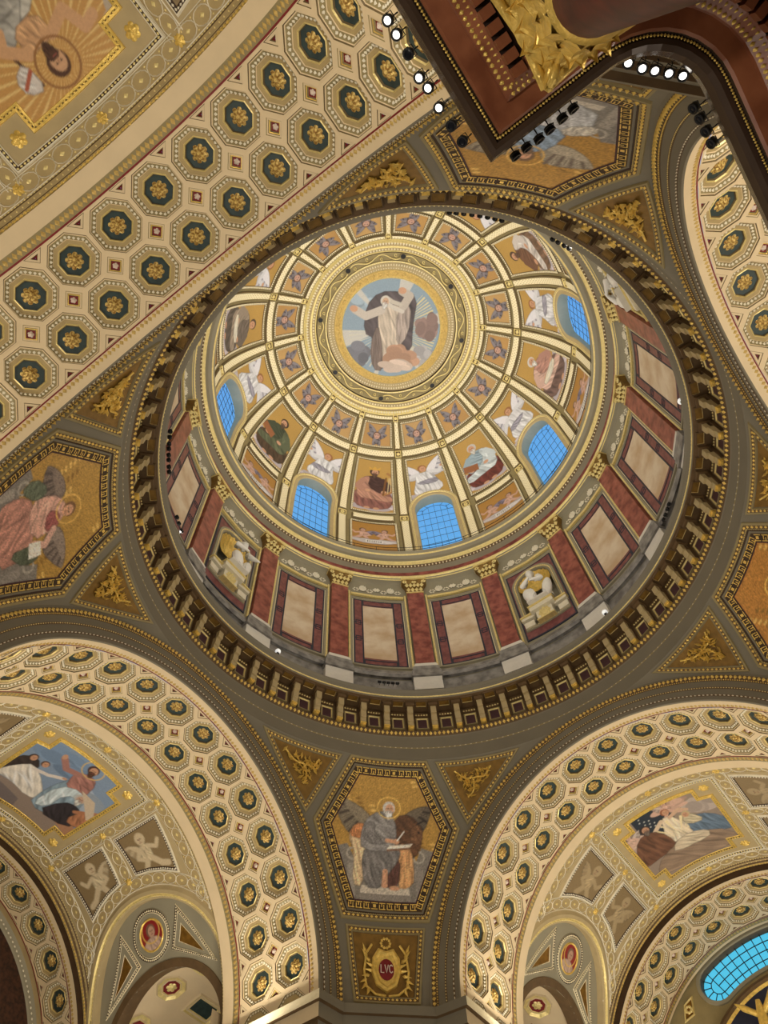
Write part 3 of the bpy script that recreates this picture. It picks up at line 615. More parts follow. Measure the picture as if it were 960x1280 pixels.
        far = {('sky', 1): 'with the red boss', ('window', -1): 'beyond the grey putti'}.get((arm, s), 'on the flank %s' % FL.get((arm, s), ''))
        ch = mb.obj('vault', ['cream', 'wall_stone'], rot=rot, kind='structure', cat='vault', label='cream side chapel vault %s in %s' % (far, ARMNAME[arm]))
        for yy in (1.0, 2.9, 4.8):
            for xx in (-2.9, -.95, .95, 2.9):
                if yy > 1.5 and yy < 4:
                    mb = MB(); p = rect(xx - .55, xx + .55, yy - .75, yy + .75); sweep(mb, sp, p, [(0, 0, 0), (.05, .06, 1), (.12, .02, 0), (.2, .03, 1), (.25, .01, 1)], seg=.4); fill(mb, sp, p, .012, 2, 2, .24); mb.obj('mosaic_inset', ['cream', 'pale_gold', 'teal'], ch)
                else:
                    mb = MB(); p = octagon(.6) + np.array([xx, yy]); sweep(mb, sp, p, [(0, 0, 0), (.05, .06, 1), (.2, .02, 0), (.24, .04, 1), (.28, .01, 1)], seg=1); fill(mb, sp, p, .012, 2, 2, .26); c = mb.obj('coffer', ['cream', 'pale_gold', 'crimson'], ch); link('rosette', rosette_mesh(.22, 6, lambda a_, b_, h, sp=sp, xx=xx, yy=yy: sp(xx + a_, yy + b_, h), .02, .08, 'pale_gold', 4), c)

def paint_risen(c):
    c.at(0, 0).poly(rect(-3, 3, -3, 3), (196, 148, 84), smooth=False); c.rays(-.1, 1.5, .3, 5, 44, (226, 194, 128), .10)
    c.at(0, 0); c.cloud(-2.0, -1.2, .8, 1.0, (190, 176, 160), 10, 3); c.cloud(2.0, -.9, .7, 1.1, (196, 182, 164), 10, 4); c.cloud(-2, 1.6, .5, .7, (186, 170, 150), 8, 5)
    c.at(.05, -1.75, 3.4, -1)
    c.line([(-.34, .15), (-.18, .98)], .025, (92, 60, 44)); c.poly([(-.32, .98), (-.17, 1.02), (-.19, .78), (-.33, .84)], (214, 204, 196), (.2, 20, 30)); c.line([(-.30, .93), (-.19, .86)], .03, (176, 92, 66))
    c.poly([(-.2, .62), (.2, .58), (.3, .3), (.34, .02), (-.3, .02), (-.28, .3)], (196, 192, 182), (.35, 26, 15)); c.poly([(-.3, .66), (-.12, .70), (.16, .44), (.2, .2), (-.05, .3)], (172, 168, 160), (.3, 30, 50))
    c.poly([(-.13, .80), (.14, .80), (.12, .60), (-.12, .60)], (206, 160, 118), (.1, 30, 20)); c.line([(.12, .78), (.30, .72), (.36, .90), (.46, .88)], .085, (206, 160, 118)); c.line([(-.12, .78), (-.26, .66), (-.20, .56)], .085, (206, 160, 118))
    c.head(.02, .93, .085, (206, 160, 122), (82, 52, 36), (82, 52, 36), halo=(150, 104, 60))
def paint_sky(c):
    c.at(0, 0).poly(rect(-3, 3, -3, 3), (132, 150, 172), smooth=False); c.cloud(1.2, .6, 1.2, .7, (166, 178, 192), 12, 2); c.cloud(-.6, 1.4, 1.4, .6, (118, 140, 166), 10, 9)
    c.at(0, 0).poly([(-2.4, -2.4), (2.4, -2.4), (2.4, -1.3), (.6, -1.1), (-2.4, -.9)], (150, 132, 118), smooth=False); c.poly([(-2.4, -1.0), (-.4, -1.6), (-.2, -2.4), (-2.4, -2.4)], (120, 108, 104), smooth=False)
    c.poly([(1.1, -.7), (2.3, -.9), (2.3, -1.5), (1.2, -1.3)], (176, 130, 98), smooth=False)
    c.at(-.75, -1.25, 2.1, 1, 18); c.poly([(-.55, .75), (-.2, 1.08), (.1, .92), (.05, .5), (-.4, .35)], (62, 52, 48), (.3, 20, 30)); c.poly([(-.3, .7), (0, .84), (.3, .45), (.5, .02), (.2, -.08), (-.2, .2), (-.6, .4)], (232, 222, 206), (.32, 24, 40)); c.head(-.1, 1.0, .085, SKIN, (60, 46, 40)); c.line([(.05, .70), (.32, .66), (.6, .72)], .08, (220, 208, 196)); c.ell(.62, .73, .05, .03, SKIN); c.head(.16, .90, .08, SKIN, (90, 64, 50))
    c.at(1.0, -1.3, 3.05, 1, 16); c.poly([(-.34, .0), (.20, .0), (.28, .4), (.2, .72), (.02, .80), (-.1, .70), (-.26, .4)], (138, 158, 170), (.38, 26, 25)); c.poly([(-.08, .55), (.22, .56), (.25, .86), (.12, .94), (-.08, .88)], (168, 118, 106), (.32, 30, 60)); c.poly([(-.30, .06), (-.14, .55), (.14, .64), (.24, .48), (0, .46), (-.1, .1)], (206, 218, 220), (.34, 30, 10))
    c.line([(-.02, .86), (-.2, .86), (-.30, 1.02)], .09, (168, 120, 108)); c.ell(-.31, 1.05, .035, .05, SKIN); c.head(.10, 1.02, .075, SKIN, (78, 50, 38), (90, 60, 44), halo=(214, 180, 110))
    c.at(1.35, -1.15, 1.6, 1, 14); c.poly([(-.6, -.1), (.3, -.1), (.45, .4), (.2, .72), (-.2, .6)], (56, 50, 52), (.3, 20, 30)); c.head(.1, .92, .14, (196, 160, 136), (190, 184, 176), (206, 200, 190)); c.poly([(.1, .1), (.55, .1), (.75, .6), (.4, .75)], (176, 120, 86), (.3, 16, 20)); c.line([(.2, .5), (.7, .85)], .1, (176, 120, 86)); c.poly([(.0, 1.2), (.45, 1.1), (.75, .55), (.55, .5)], (206, 186, 160), smooth=False)
def paint_nativity(c):
    c.at(0, 0).poly(rect(-3, 3, -3, 3), (150, 132, 116), smooth=False); c.poly([(-1.4, 2.4), (.2, 2.4), (.3, .6), (-1.4, .4)], (40, 48, 58), smooth=False)
    for i in range(18): c.ell(-1.2 + 1.3 * ((i * .37) % 1), .6 + 1.6 * ((i * .61) % 1), .035, .035, (210, 210, 200))
    c.cloud(1.7, 1.2, .8, .8, (176, 160, 148), 10, 4); c.cloud(-1.9, .8, .6, .5, (190, 164, 148), 8, 6); c.cloud(.3, 1.8, .9, .4, (196, 160, 140), 10, 8)
    c.at(-1.9, .4, 1.3); putto(c, (206, 170, 150), (200, 184, 172), (140, 120, 110)); c.at(.2, 1.1, 1.2, -1); putto(c, (206, 166, 146), (200, 180, 166), (140, 120, 110))
    c.at(-.1, -.45, 2.35); c.poly([(-.36, .05), (.36, .0), (.26, .4), (.1, .72), (-.08, .74), (-.16, .4)], (226, 208, 180), (.3, 24, 10)); c.rays(.05, .1, .05, .55, 9, (240, 220, 170), .02, 20, 160)
    c.head(.06, .84, .08, SKIN, (150, 90, 60)); c.line([(-.1, .68), (-.34, .5), (-.42, .3)], .09, (214, 190, 160)); c.line([(.08, .68), (.3, .78), (.42, .7)], .08, (206, 170, 140))
    c.at(-1.35, -.75, 2.2); c.poly([(-.5, 0), (.45, 0), (.4, .45), (.2, .78), (-.15, .78), (-.38, .4)], (112, 76, 56), (.36, 26, 20)); c.head(.1, .88, .1, (190, 146, 116), (54, 40, 34), (110, 96, 84))
    c.at(1.45, -.85, 2.1, -1); c.poly([(-.45, 0), (.4, .05), (.46, .5), (.3, .76), (-.1, .66), (-.35, .35)], (100, 118, 136), (.36, 26, 30)); c.poly([(.05, .5), (.42, .5), (.48, .78), (.25, .86)], (196, 182, 150), (.25, 26, 50)); c.head(.34, .84, .085, SKIN, (190, 170, 130))
    c.at(.2, -1.35, 1.6); c.poly([(-1.3, -.4), (1.2, -.4), (1.1, .3), (.3, .62), (-.5, .5), (-1.2, .2)], (150, 126, 104), (.25, 14, 60)); c.poly([(-.6, .2), (.5, .2), (.6, .55), (.1, .7), (-.4, .6)], (206, 188, 160), (.25, 16, 60))
bay('risen', True, paint_risen, 'vault painting of a risen figure in white with golden rays', 22.45)
bay('sky', True, paint_sky, 'vault painting of a haloed saint raising an arm under blue sky', 22.45)
bay('window', True, paint_nativity, 'vault painting of angels and kneeling figures round a glowing child', 22.45)
bay('pulpit', False, None, '', 22.45)

# ------------------------------------------------------------------ end walls of the arms
ENDS = {'risen': 22.45, 'sky': 24.46, 'window': 26.5, 'pulpit': 22.45}
CR0, CR1, CA0, CA1 = 5.95, 7.42, 66.0, 114.0
def crescent(extra=0.0, n=30):
    r = (CR1 - CR0) / 2 + extra; rm = (CR0 + CR1) / 2; out = []
    for a in np.linspace(CA0, CA1, n): out.append((rm + r, a))
    pts = [(q * math.cos(math.radians(a)), q * math.sin(math.radians(a))) for q, a in out]
    def cap(a, s):
        c = np.array([rm * math.cos(math.radians(a)), rm * math.sin(math.radians(a))]); res = []
        for t in np.linspace(0, 180, 12)[1:-1]: b = math.radians(a + s * t); res.append(tuple(c + r * np.array([math.cos(b), math.sin(b)])))
        return res
    pts += cap(CA1, 1); pts += [((rm - r) * math.cos(math.radians(a)), (rm - r) * math.sin(math.radians(a))) for a in np.linspace(CA1, CA0, n)]
    pts += cap(CA0 + 180, 1)[::1]
    return np.array(pts)
for a, t in ENDS.items():
    mb = MB(); xs = np.linspace(-8.6, 8.6, 130); zs = np.linspace(-1.65, 24.2, 194); X, Z = np.meshgrid(xs, zs); keep = np.ones((193, 129), bool)
    if a == 'window': keep = ~inside(crescent(.08), (X[:-1, :-1] + X[1:, 1:]) / 2, (Z[:-1, :-1] + Z[1:, 1:]) / 2 - ZC)
    mb.grid(np.stack([X, t + 0 * X, Z], -1), 0, False, False, keep)
    wl = mb.obj('wall_' + {'risen': 'west', 'sky': 'south', 'window': 'east', 'pulpit': 'north'}[a], ['porphyry' if a == 'sky' else 'olive'], rot=(0, 0, math.radians(ARMS[a])), kind='structure', cat='wall', label={'risen': 'olive end wall', 'sky': 'dark red brown speckled end wall', 'window': 'olive end wall pierced by the crescent window', 'pulpit': 'olive plaster end wall'}[a] + ' of ' + ARMNAME[a])
    if a == 'sky':
        mb = MB(); arc_beads(mb, RA - .45, t - .05, .2, .07, .04, .05); mb.obj('bead_molding', ['white_stucco'], wl, kind='stuff')
        mb = MB(); arc_strip(mb, [(RA, t - .02, 0), (RA - .3, t - .12, 1), (RA - .42, t - .06, 1), (RA - .55, t - .04, 1), (RA - .62, t, 1)]); mb.obj('arch_molding', ['buff', 'grey_cove'], wl)
rw = math.radians(ARMS['window'])
wp = lambda x, y, h: (x, 26.5 - h + 0 * x, ZC + y)
win = empty('window_crescent', (0, 0, 0), (0, 0, rw), kind='structure', cat='window', label='crescent shaped window with dark glazing bars and blue sky')
mb = MB(); cp = crescent(0.0); sweep(mb, wp, cp, [(-.22, 0, 0), (-.2, .08, 0), (-.06, .1, 0), (-.02, .04, 1), (0, -.35, 1)], seg=.6, smooth=False); mb.obj('frame', ['grey_cove', 'brown'], win)
for i in range(14):
    a0, a1 = [CA0 + (CA1 - CA0) * q / 14 for q in (i, i + 1)]
    for j in range(4):
        r0, r1 = [CR0 + (CR1 - CR0) * q / 4 for q in (j, j + 1)]
        P = [(r * math.cos(math.radians(a)), 26.75, ZC + r * math.sin(math.radians(a))) for r, a in ((r0, a0), (r1, a0), (r1, a1), (r0, a1))]
        mb = MB(); mb.add(P, [(0, 1, 2, 3)]); mb.obj('pane', ['glass'], win)
for s, ac in ((1, CA1), (-1, CA0)):
    c = np.array([(CR0 + CR1) / 2 * math.cos(math.radians(ac)), (CR0 + CR1) / 2 * math.sin(math.radians(ac))])
    for q in range(6):
        t0, t1 = [math.radians(ac + s * 180 * k / 6) for k in (q, q + 1)]
        for ra, rb in ((.0, .36), (.36, .75)):
            P = [(c[0] + r * math.cos(t), 26.75, ZC + c[1] + r * math.sin(t)) for r, t in ((ra + .001, t0), (rb, t0), (rb, t1), (ra + .001, t1))]
            mb = MB(); mb.add(P, [(0, 1, 2, 3)]); mb.obj('pane', ['glass'], win)
mb = MB()
def bar(p, q, r=.022): tube(mb, [(p[0], 26.74, ZC + p[1]), (q[0], 26.74, ZC + q[1])], r, 5)
pr = lambda r, a: (r * math.cos(math.radians(a)), r * math.sin(math.radians(a)))
for i in range(15):
    a = CA0 + (CA1 - CA0) * i / 14; bar(pr(CR0, a), pr(CR1, a))
for j in range(1, 4):
    r = CR0 + (CR1 - CR0) * j / 4
    for i in range(14): bar(pr(r, CA0 + (CA1 - CA0) * i / 14), pr(r, CA0 + (CA1 - CA0) * (i + 1) / 14))
for s, ac in ((1, CA1), (-1, CA0)):
    c = pr((CR0 + CR1) / 2, ac)
    for q in range(6):
        t0, t1 = [math.radians(ac + s * 180 * k / 6) for k in (q, q + 1)]
        bar((c[0] + .36 * math.cos(t0), c[1] + .36 * math.sin(t0)), (c[0] + .36 * math.cos(t1), c[1] + .36 * math.sin(t1)))
        bar((c[0] + .36 * math.cos(t1), c[1] + .36 * math.sin(t1)), (c[0] + .75 * math.cos(t1), c[1] + .75 * math.sin(t1)))
mb.obj('glazing_bar', ['iron'], win)
# gilt relief and retable crown below the crescent window
wl = bpy.data.objects['wall_east']
mb = MB()
for s in (-1, 1):
    p = np.array([(s * 4.0, 6.05), (s * 4.55, 5.8), (s * 4.8, 5.1), (s * 4.2, 5.25)]); p = p if np.sum(p[:, 0] * np.roll(p[:, 1], -1) - np.roll(p[:, 0], -1) * p[:, 1]) > 0 else p[::-1]
    sweep(mb, wp, p, [(0, 0, 0), (.03, .08, 0), (.08, .03, 1), (.1, .03, 1)], seg=1); fill(mb, wp, p, .03, 1, 1, .09); beads(mb, wp, circle(s * 4.4, 5.55, .14, n=8), 0, .03, .13, .1, .08, .1, m=0)
mb.obj('relief_panel', ['pale_gold', 'dull_gold'], wl)
ret = empty('altarpiece', (0, 0, 0), (0, 0, rw), cat='altarpiece', label='dark painted altarpiece with gilt winged figure under the crescent window')
mb = MB(); p = np.array([pr(5.35, a) for a in np.linspace(20, 160, 40)]); sweep(mb, wp, p, [(0, 0, 0), (.0, .5, 0), (.15, .6, 0), (.22, .45, 1), (.35, .4, 1)], seg=2); fill(mb, wp, p, .38, 2, 2, .33); mb.obj('frame', ['brown', 'gold', 'navy'], ret)
mb = MB()
for k in range(7):
    mb.box((1.35 - .05 * k, 25.3, ZC + 3.2 + .12 * k), (2.35 - .1 * k, 25.8, ZC + 3.3 + .12 * k))
tube(mb, [(1.85, 25.5, ZC + 4.0), (1.8, 25.5, ZC + 4.5), (1.7, 25.4, ZC + 5.0)], [.28, .22, .1], 8); tube(mb, [(1.8, 25.5, ZC + 4.4), (2.4, 25.4, ZC + 4.9), (2.7, 25.4, ZC + 5.2)], [.12, .14, .02], 6); tube(mb, [(1.8, 25.5, ZC + 4.4), (1.2, 25.4, ZC + 4.9), (1.0, 25.4, ZC + 5.3)], [.12, .14, .02], 6)
gf = mb.obj('gilt_figure', ['gold'], ret); gf.scale = (-1, 1, 1); gf.location = (.55, 0, -.75)

# ------------------------------------------------------------------ pendentives
PEND = {45: 'grey robed evangelist', 135: 'pink robed evangelist', 225: 'pale blue robed evangelist', -45: 'amber evangelist'}
def ev_base(c, top=(170, 132, 62)):
    c.at(0, 0).poly(rect(-4, 4, 0, 10), top, smooth=False)
    for i in range(60): c.ell(-2.4 + 4.8 * ((i * .377) % 1), 5.6 + 2.6 * ((i * .617) % 1), .12, .05, (214, 176, 96) if i % 2 else (140, 104, 44))
    c.poly([(-2.4, 3.2), (2.4, 3.2), (2.3, 5.4), (1.4, 5.7), (1.2, 5.2), (-1.2, 5.2), (-1.5, 5.7), (-2.3, 5.4)], (126, 120, 112), smooth=False)
    c.poly([(-1.1, 3.3), (1.1, 3.3), (1.05, 3.75), (-1.05, 3.75)], (70, 64, 62), smooth=False); c.poly([(-.95, 3.95), (.95, 3.95), (.9, 4.25), (-.9, 4.25)], (196, 186, 172), smooth=False); c.poly([(-.95, 3.75), (.95, 3.75), (.95, 3.98), (-.95, 3.98)], (136, 128, 120), smooth=False)
    c.ell(-1.3, 5.35, .2, .2, (168, 160, 148), ring=.07); c.ell(1.3, 5.35, .2, .2, (168, 160, 148), ring=.07)
    c.poly([(-1.45, 3.4), (-1.15, 3.4), (-1.15, 5.0), (-1.45, 5.0)], (156, 148, 138), smooth=False); c.poly([(1.15, 3.4), (1.45, 3.4), (1.45, 5.0), (1.15, 5.0)], (140, 132, 124), smooth=False)
def ev_grey(c):
    ev_base(c)
    c.at(0, 0).wing(-.5, 6.4, -2.1, 7.35, -.85, (132, 120, 100), (72, 62, 52), 9); c.wing(.6, 6.5, 1.75, 7.25, .75, (104, 92, 76), (56, 48, 42), 8)
    c.poly([(.35, 5.2), (1.2, 5.3), (1.45, 5.9), (1.4, 6.5), (1.0, 6.95), (.4, 6.9), (.25, 6.2)], (92, 62, 40), (.3, 8, 60)); c.poly([(.95, 5.9), (1.35, 5.75), (1.5, 6.2), (1.35, 6.6), (1.0, 6.5)], (112, 78, 52), (.2, 8, 40)); c.line([(1.25, 6.6), (1.5, 6.72), (1.62, 6.66)], .07, (44, 34, 28)); c.ell(1.3, 6.28, .05, .04, (30, 22, 20))
    c.poly([(-1.25, 4.25), (-.85, 4.2), (-.65, 5.6), (-.8, 6.5), (-1.2, 6.5), (-1.5, 6.0), (-1.2, 5.4)], (214, 184, 146), (.3, 7, 15)); c.poly([(-1.5, 6.0), (-1.2, 6.5), (-.8, 6.5), (-.9, 5.9)], (186, 124, 78), (.25, 8, 30))
    c.poly([(.45, 4.25), (.85, 4.2), (1.15, 4.5), (1.0, 5.8), (.5, 5.85)], (210, 158, 108), (.35, 8, 0)); c.poly([(-.2, 4.25), (.55, 4.2), (.6, 5.4), (-.1, 5.2)], (92, 60, 52), (.25, 8, 0))
    c.poly([(-.8, 4.2), (-.15, 4.15), (.1, 4.7), (.5, 5.2), (.62, 5.6), (.2, 5.85), (-.5, 5.85), (-.95, 5.4)], (118, 114, 112), (.36, 8, 20)); c.poly([(-.95, 5.5), (.35, 5.55), (.45, 6.4), (.2, 7.0), (-.3, 7.05), (-.8, 6.7), (-1.0, 6.1)], (134, 130, 128), (.34, 8, 60))
    c.poly([(-.75, 6.6), (-.95, 6.0), (-.5, 5.75), (.1, 5.85), (.05, 6.05), (-.45, 6.1), (-.4, 6.6)], (122, 118, 116), (.3, 8, 40)); c.line([(.05, 5.95), (.35, 5.92)], .14, SKIN); c.ell(.42, 5.92, .13, .09, SKIN); c.poly([(.05, 5.62), (.95, 5.72), (1.05, 5.85), (.15, 5.76)], (230, 220, 204), smooth=False); c.poly([(.05, 5.55), (.95, 5.64), (.95, 5.72), (.05, 5.62)], (120, 84, 60), smooth=False)
    c.line([(.45, 5.95), (.72, 6.3)], .035, (236, 232, 222)); c.line([(-.02, 4.35), (.0, 4.8)], .2, SKIN); c.ell(-.02, 4.3, .12, .09, SKIN); c.ell(.36, 4.22, .2, .09, SKIN)
    c.head(.1, 7.12, .23, (200, 154, 122), (196, 190, 182), (212, 208, 200)); c.ell(.1, 7.18, .46, .4, (230, 190, 100), ring=.035)
def ev_pink(c):
    ev_base(c); c.at(0, 0).wing(.5, 6.6, 1.9, 6.6, .7, (140, 124, 112), (84, 72, 66), 9); c.wing(-.5, 6.9, -1.7, 6.3, -.7, (128, 112, 100), (78, 66, 60), 8)
    c.poly([(-1.0, 4.3), (.9, 4.1), (1.0, 5.2), (.4, 5.8), (-.7, 5.8), (-1.1, 5.2)], (186, 134, 118), (.34, 7, 30)); c.poly([(-1.2, 5.2), (-.6, 5.9), (-.9, 6.4), (-1.5, 5.8)], (96, 104, 84), (.3, 8, 50)); c.poly([(.6, 4.6), (1.3, 5.2), (1.2, 5.9), (.7, 5.8)], (86, 94, 76), (.3, 8, 50))
    c.poly([(-.7, 5.6), (.6, 5.6), (.5, 6.6), (.1, 7.0), (-.3, 7.0), (-.7, 6.5)], (206, 160, 142), (.3, 8, 60)); c.poly([(-.2, 6.3), (.5, 6.1), (.5, 6.7), (0, 6.8)], (150, 84, 80), (.3, 9, 40)); c.line([(.5, 6.5), (.9, 6.1), (.7, 5.7)], .22, (206, 164, 146)); c.ell(.7, 5.65, .12, .09, SKIN); c.poly([(.6, 5.5), (1.1, 5.4), (1.15, 5.9), (.7, 5.95)], (226, 218, 204), smooth=False)
    c.head(.05, 7.1, .24, SKIN, (120, 84, 54), halo=(214, 172, 90))
def ev_blue(c):
    ev_base(c, (168, 126, 56)); c.at(0, 0).wing(-.4, 6.5, -1.8, 6.9, .8, (170, 158, 138), (110, 96, 84), 8); c.wing(.4, 6.5, 1.6, 7.0, -.7, (156, 144, 124), (100, 88, 76), 8)
    c.poly([(-.9, 4.2), (.9, 4.2), (1.1, 5.3), (.5, 5.8), (-.6, 5.8), (-1.1, 5.3)], (176, 176, 178), (.32, 7, 30)); c.poly([(-.7, 5.6), (.7, 5.6), (.5, 6.7), (0, 7.0), (-.5, 6.7)], (132, 150, 170), (.3, 8, 60)); c.poly([(-1.2, 5.0), (-.4, 5.5), (-.6, 5.9), (-1.3, 5.5)], (196, 188, 176), (.2, 8, 20)); c.head(0, 7.1, .24, SKIN, (110, 84, 60), (120, 96, 72), halo=(214, 172, 90))
def ev_amber(c):
    ev_base(c, (176, 122, 54)); c.at(0, 0); c.poly([(-.9, 4.2), (.9, 4.2), (1.0, 5.4), (.4, 5.8), (-.6, 5.8), (-1.0, 5.2)], (120, 112, 104), (.3, 7, 30)); c.poly([(-.6, 5.6), (.6, 5.6), (.5, 6.7), (0, 7.0), (-.5, 6.7)], (150, 118, 84), (.3, 8, 60)); c.wing(-.5, 6.4, -1.7, 6.6, .6, (150, 134, 110), (90, 78, 64), 7); c.head(0, 7.1, .24, SKIN, (160, 150, 140), (180, 172, 160), halo=(224, 180, 90))
EV = {45: ev_grey, 135: ev_pink, 225: ev_blue, -45: ev_amber}
HEX = np.array([(-1.60, 3.05), (1.60, 3.05), (2.90, 6.34), (1.56, 9.02), (-1.56, 9.02), (-2.90, 6.34)])
def meander(mb, mp, path, d, h, wd, m):
    x, y, tx, ty = resample(offset(path, d), wd * 1.12, True)
    for i, (X, Y, a, b) in enumerate(zip(x, y, tx, ty)):
        k = wd * .46
        def q(u, v): return (X + a * u - b * v, Y + b * u + a * v)
        def st(u0, v0, u1, v1):
            P = [q(u0, v0), q(u1, v0), q(u1, v1), q(u0, v1)]; mb.add(mapv(mp, np.array([(p[0], p[1], h) for p in P])), [(0, 1, 2, 3)], m)
        t = k * .26
        st(-k, k - t, k, k); st(-k, -k, k, -k + t)
        if i % 4 == 3:
            st(-k * .45, -k * .45, k * .45, k * .45)
        else:
            st(-k, -k, -k + t, k * .5); st(-k * .3, -k * .2, -k * .3 + t, k); st(k * .35, -k, k * .35 + t, k * .5)
def foliage(mb, mp, pts, r, h, m=0, seed=1):
    """a spray of gilt leaves: curled lobes scattered over a triangle, joined by a stem"""
    g_ = np.random.RandomState(seed); tri = np.asarray(pts); c = tri.mean(0)
    sp_ = [c + (tri[0] - c) * t for t in np.linspace(-.5, .62, 7)]
    for i in range(90):
        wts = g_.dirichlet((1.3, 1.3, 1.3)); p = (wts[:, None] * tri).sum(0); p = c + (p - c) * .74; a = g_.uniform(0, 6.28); L = r * g_.uniform(.35, .95); b_ = L * .38
        u = np.array([math.cos(a), math.sin(a)]); v = np.array([-u[1], u[0]])
        P = np.array([(*(p - u * L), h), (*(p + v * b_), h + .03), (*(p + u * L), h + .10), (*(p - v * b_), h + .03), (*p, h + .13)])
        mb.add(mapv(mp, P), [(0, 1, 4), (1, 2, 4), (2, 3, 4), (3, 0, 4)], m, False)
    for s0 in (0, 1, 2):
        q = [c + (tri[s0] - c) * t + np.array([.08 * math.sin(t * 7), .08 * math.cos(t * 9)]) for t in np.linspace(0, .66, 8)]
        tube(mb, [tuple(np.array(mp(np.array(p_[0]), np.array(p_[1]), h + .05)).ravel()) for p_ in q], .04, 5, m)
for az, nm in PEND.items():
    mp = sphere_map(ZC, RHO, az); mb = MB(); rows = []
    for z in np.linspace(14.6, 23.52, 60):
        r = math.sqrt(RHO ** 2 - (z - ZC) ** 2); lo = math.degrees(math.acos(min(1, 10.74 / r))); aa = np.radians(az - 45 + np.linspace(lo, 90 - lo, 41)); rows.append(np.stack([r * np.cos(aa), r * np.sin(aa), z + 0 * aa], -1))
    mb.grid(np.array(rows), 0, True); mb.obj('pendentive', ['grey_olive'], kind='structure', cat='pendentive', label='olive grey pendentive carrying the ' + nm)
    th = empty('evangelist_mosaic', (0, 0, 0), cat='mosaic', label='hexagonal gold ground mosaic of the ' + {45: 'grey robed bearded evangelist writing', 135: 'pink robed evangelist with wings', 225: 'pale blue robed evangelist half hidden', -45: 'evangelist with amber ground cut by the frame'}[az])
    mb = MB(); sweep(mb, mp, HEX, [(-.04, .0, 0), (-.02, .06, 0), (.06, .06, 1), (.17, .05, 0), (.20, .07, 0), (.22, .02, 2), (.34, -.02, 1), (.36, .03, 0), (.38, .0, 2)], seg=.5); fr = mb.obj('frame', ['olive', 'brown', 'dark_brown'], th)
    mb = MB(); beads(mb, mp, HEX, .115, .05, .17, .07, .055, .08); beads(mb, mp, HEX, .20, .05, .085, .03, .02, .03); mb.obj('egg_molding', ['gold'], fr, kind='stuff')
    mb = MB(); sweep(mb, mp, HEX, [(.36, .02, 0), (.64, .02, 0)], seg=.5); sweep(mb, mp, HEX, [(.64, .025, 1), (.68, .025, 1)], seg=.5); kb = mb.obj('key_border', ['dark_brown', 'plum'], th)
    mb = MB(); meander(mb, mp, HEX, .50, .03, .26, 0); mb.obj('meander', ['gold'], kb, kind='stuff')
    cv = Cv(-2.6, 2.6, 3.2, 8.8, .04, (160, 120, 50)); EV[az](cv); cv.C = np.clip(cv.C * 1.3 * (1 + .16 * rng.randn(*cv.X.shape))[..., None], 0, 1); picture('picture', cv, mp, .012, th, offset(HEX, .62), matn='gold_mosaic')  # colours raised and speckled: gold glints put into the picture
    for s in (-1, 1):
        # (az offset, height) corners -> local metric
        pts = []
        for da, z in ((10.3, 23.42), (15.2, 21.35), (28.4, 23.42)):
            ph = math.asin((z - ZC) / RHO); pts.append((s * math.radians(da) * RHO * math.cos(ph), ph * RHO))
        T = np.array(pts); cpx = (T[1, 0] - T[0, 0]) * (T[2, 1] - T[0, 1]) - (T[1, 1] - T[0, 1]) * (T[2, 0] - T[0, 0]); T = T if cpx > 0 else T[::-1]
        nb = {(45, -1): 'sky painting', (45, 1): 'crescent window', (135, -1): 'risen figure', (135, 1): 'sky painting', (225, -1): 'pulpit side', (225, 1): 'risen figure', (-45, -1): 'crescent window', (-45, 1): 'pulpit side'}[(az, s)]
        t2 = empty('relief_panel', (0, 0, 0), cat='panel', group='gilt spandrel reliefs', label='triangular gilt foliage relief beside the %s on the %s arch side' % (nm, nb))
        mb = MB(); sweep(mb, mp, T, [(-.03, 0, 0), (-.01, .06, 0), (.05, .06, 1), (.15, .05, 0), (.18, .06, 0), (.20, .0, 1), (.24, -.02, 1)], seg=.5); f2 = mb.obj('frame', ['olive', 'brown'], t2)
        mb = MB(); beads(mb, mp, T, .10, .05, .15, .06, .05, .07); mb.obj('egg_molding', ['gold'], f2, kind='stuff')
        mb = MB(); fill(mb, mp, T, .004, 0, 4, .22, .5); mb.obj('ground', ['olive_gold'], t2)
        mb = MB(); foliage(mb, mp, offset(T, .3), .17, .02, 0, az % 7 + s + 3); mb.obj('foliage', ['gold'], t2)
    # cartouche panel
    ca = empty('cartouche', (0, 0, 0), cat='cartouche', label='gilt shield cartouche on dull gold panel below the ' + nm)
    y0_, y1_ = .30, 2.80; Q = np.array([(-1.1, y0_), (1.1, y0_), (1.42, y1_), (-1.42, y1_)])
    mb = MB(); sweep(mb, mp, Q, [(-.04, 0, 0), (-.02, .06, 0), (.04, .06, 1), (.15, .05, 0), (.18, .06, 0), (.2, .0, 1), (.24, 0, 1)], seg=.5); beads(mb, mp, Q, .1, .05, .15, .06, .05, .07, m=2); mb.obj('frame', ['olive', 'brown', 'gold'], ca)
    mb = MB(); fill(mb, mp, Q, .006, 0, 4, .22, .5); mb.obj('ground', ['olive_gold'], ca)
    mb = MB(); sh = np.array([(0, .62), (.36, .85), (.52, 1.3), (.50, 1.75), (.28, 2.1), (0, 2.0), (-.28, 2.1), (-.50, 1.75), (-.52, 1.3), (-.36, .85)])
    sweep(mb, mp, sh, [(0, .01, 0), (.02, .10, 0), (.10, .13, 0), (.18, .08, 0)], seg=.3, smooth=True); fill(mb, mp, sh, .08, 0, 2, .17)
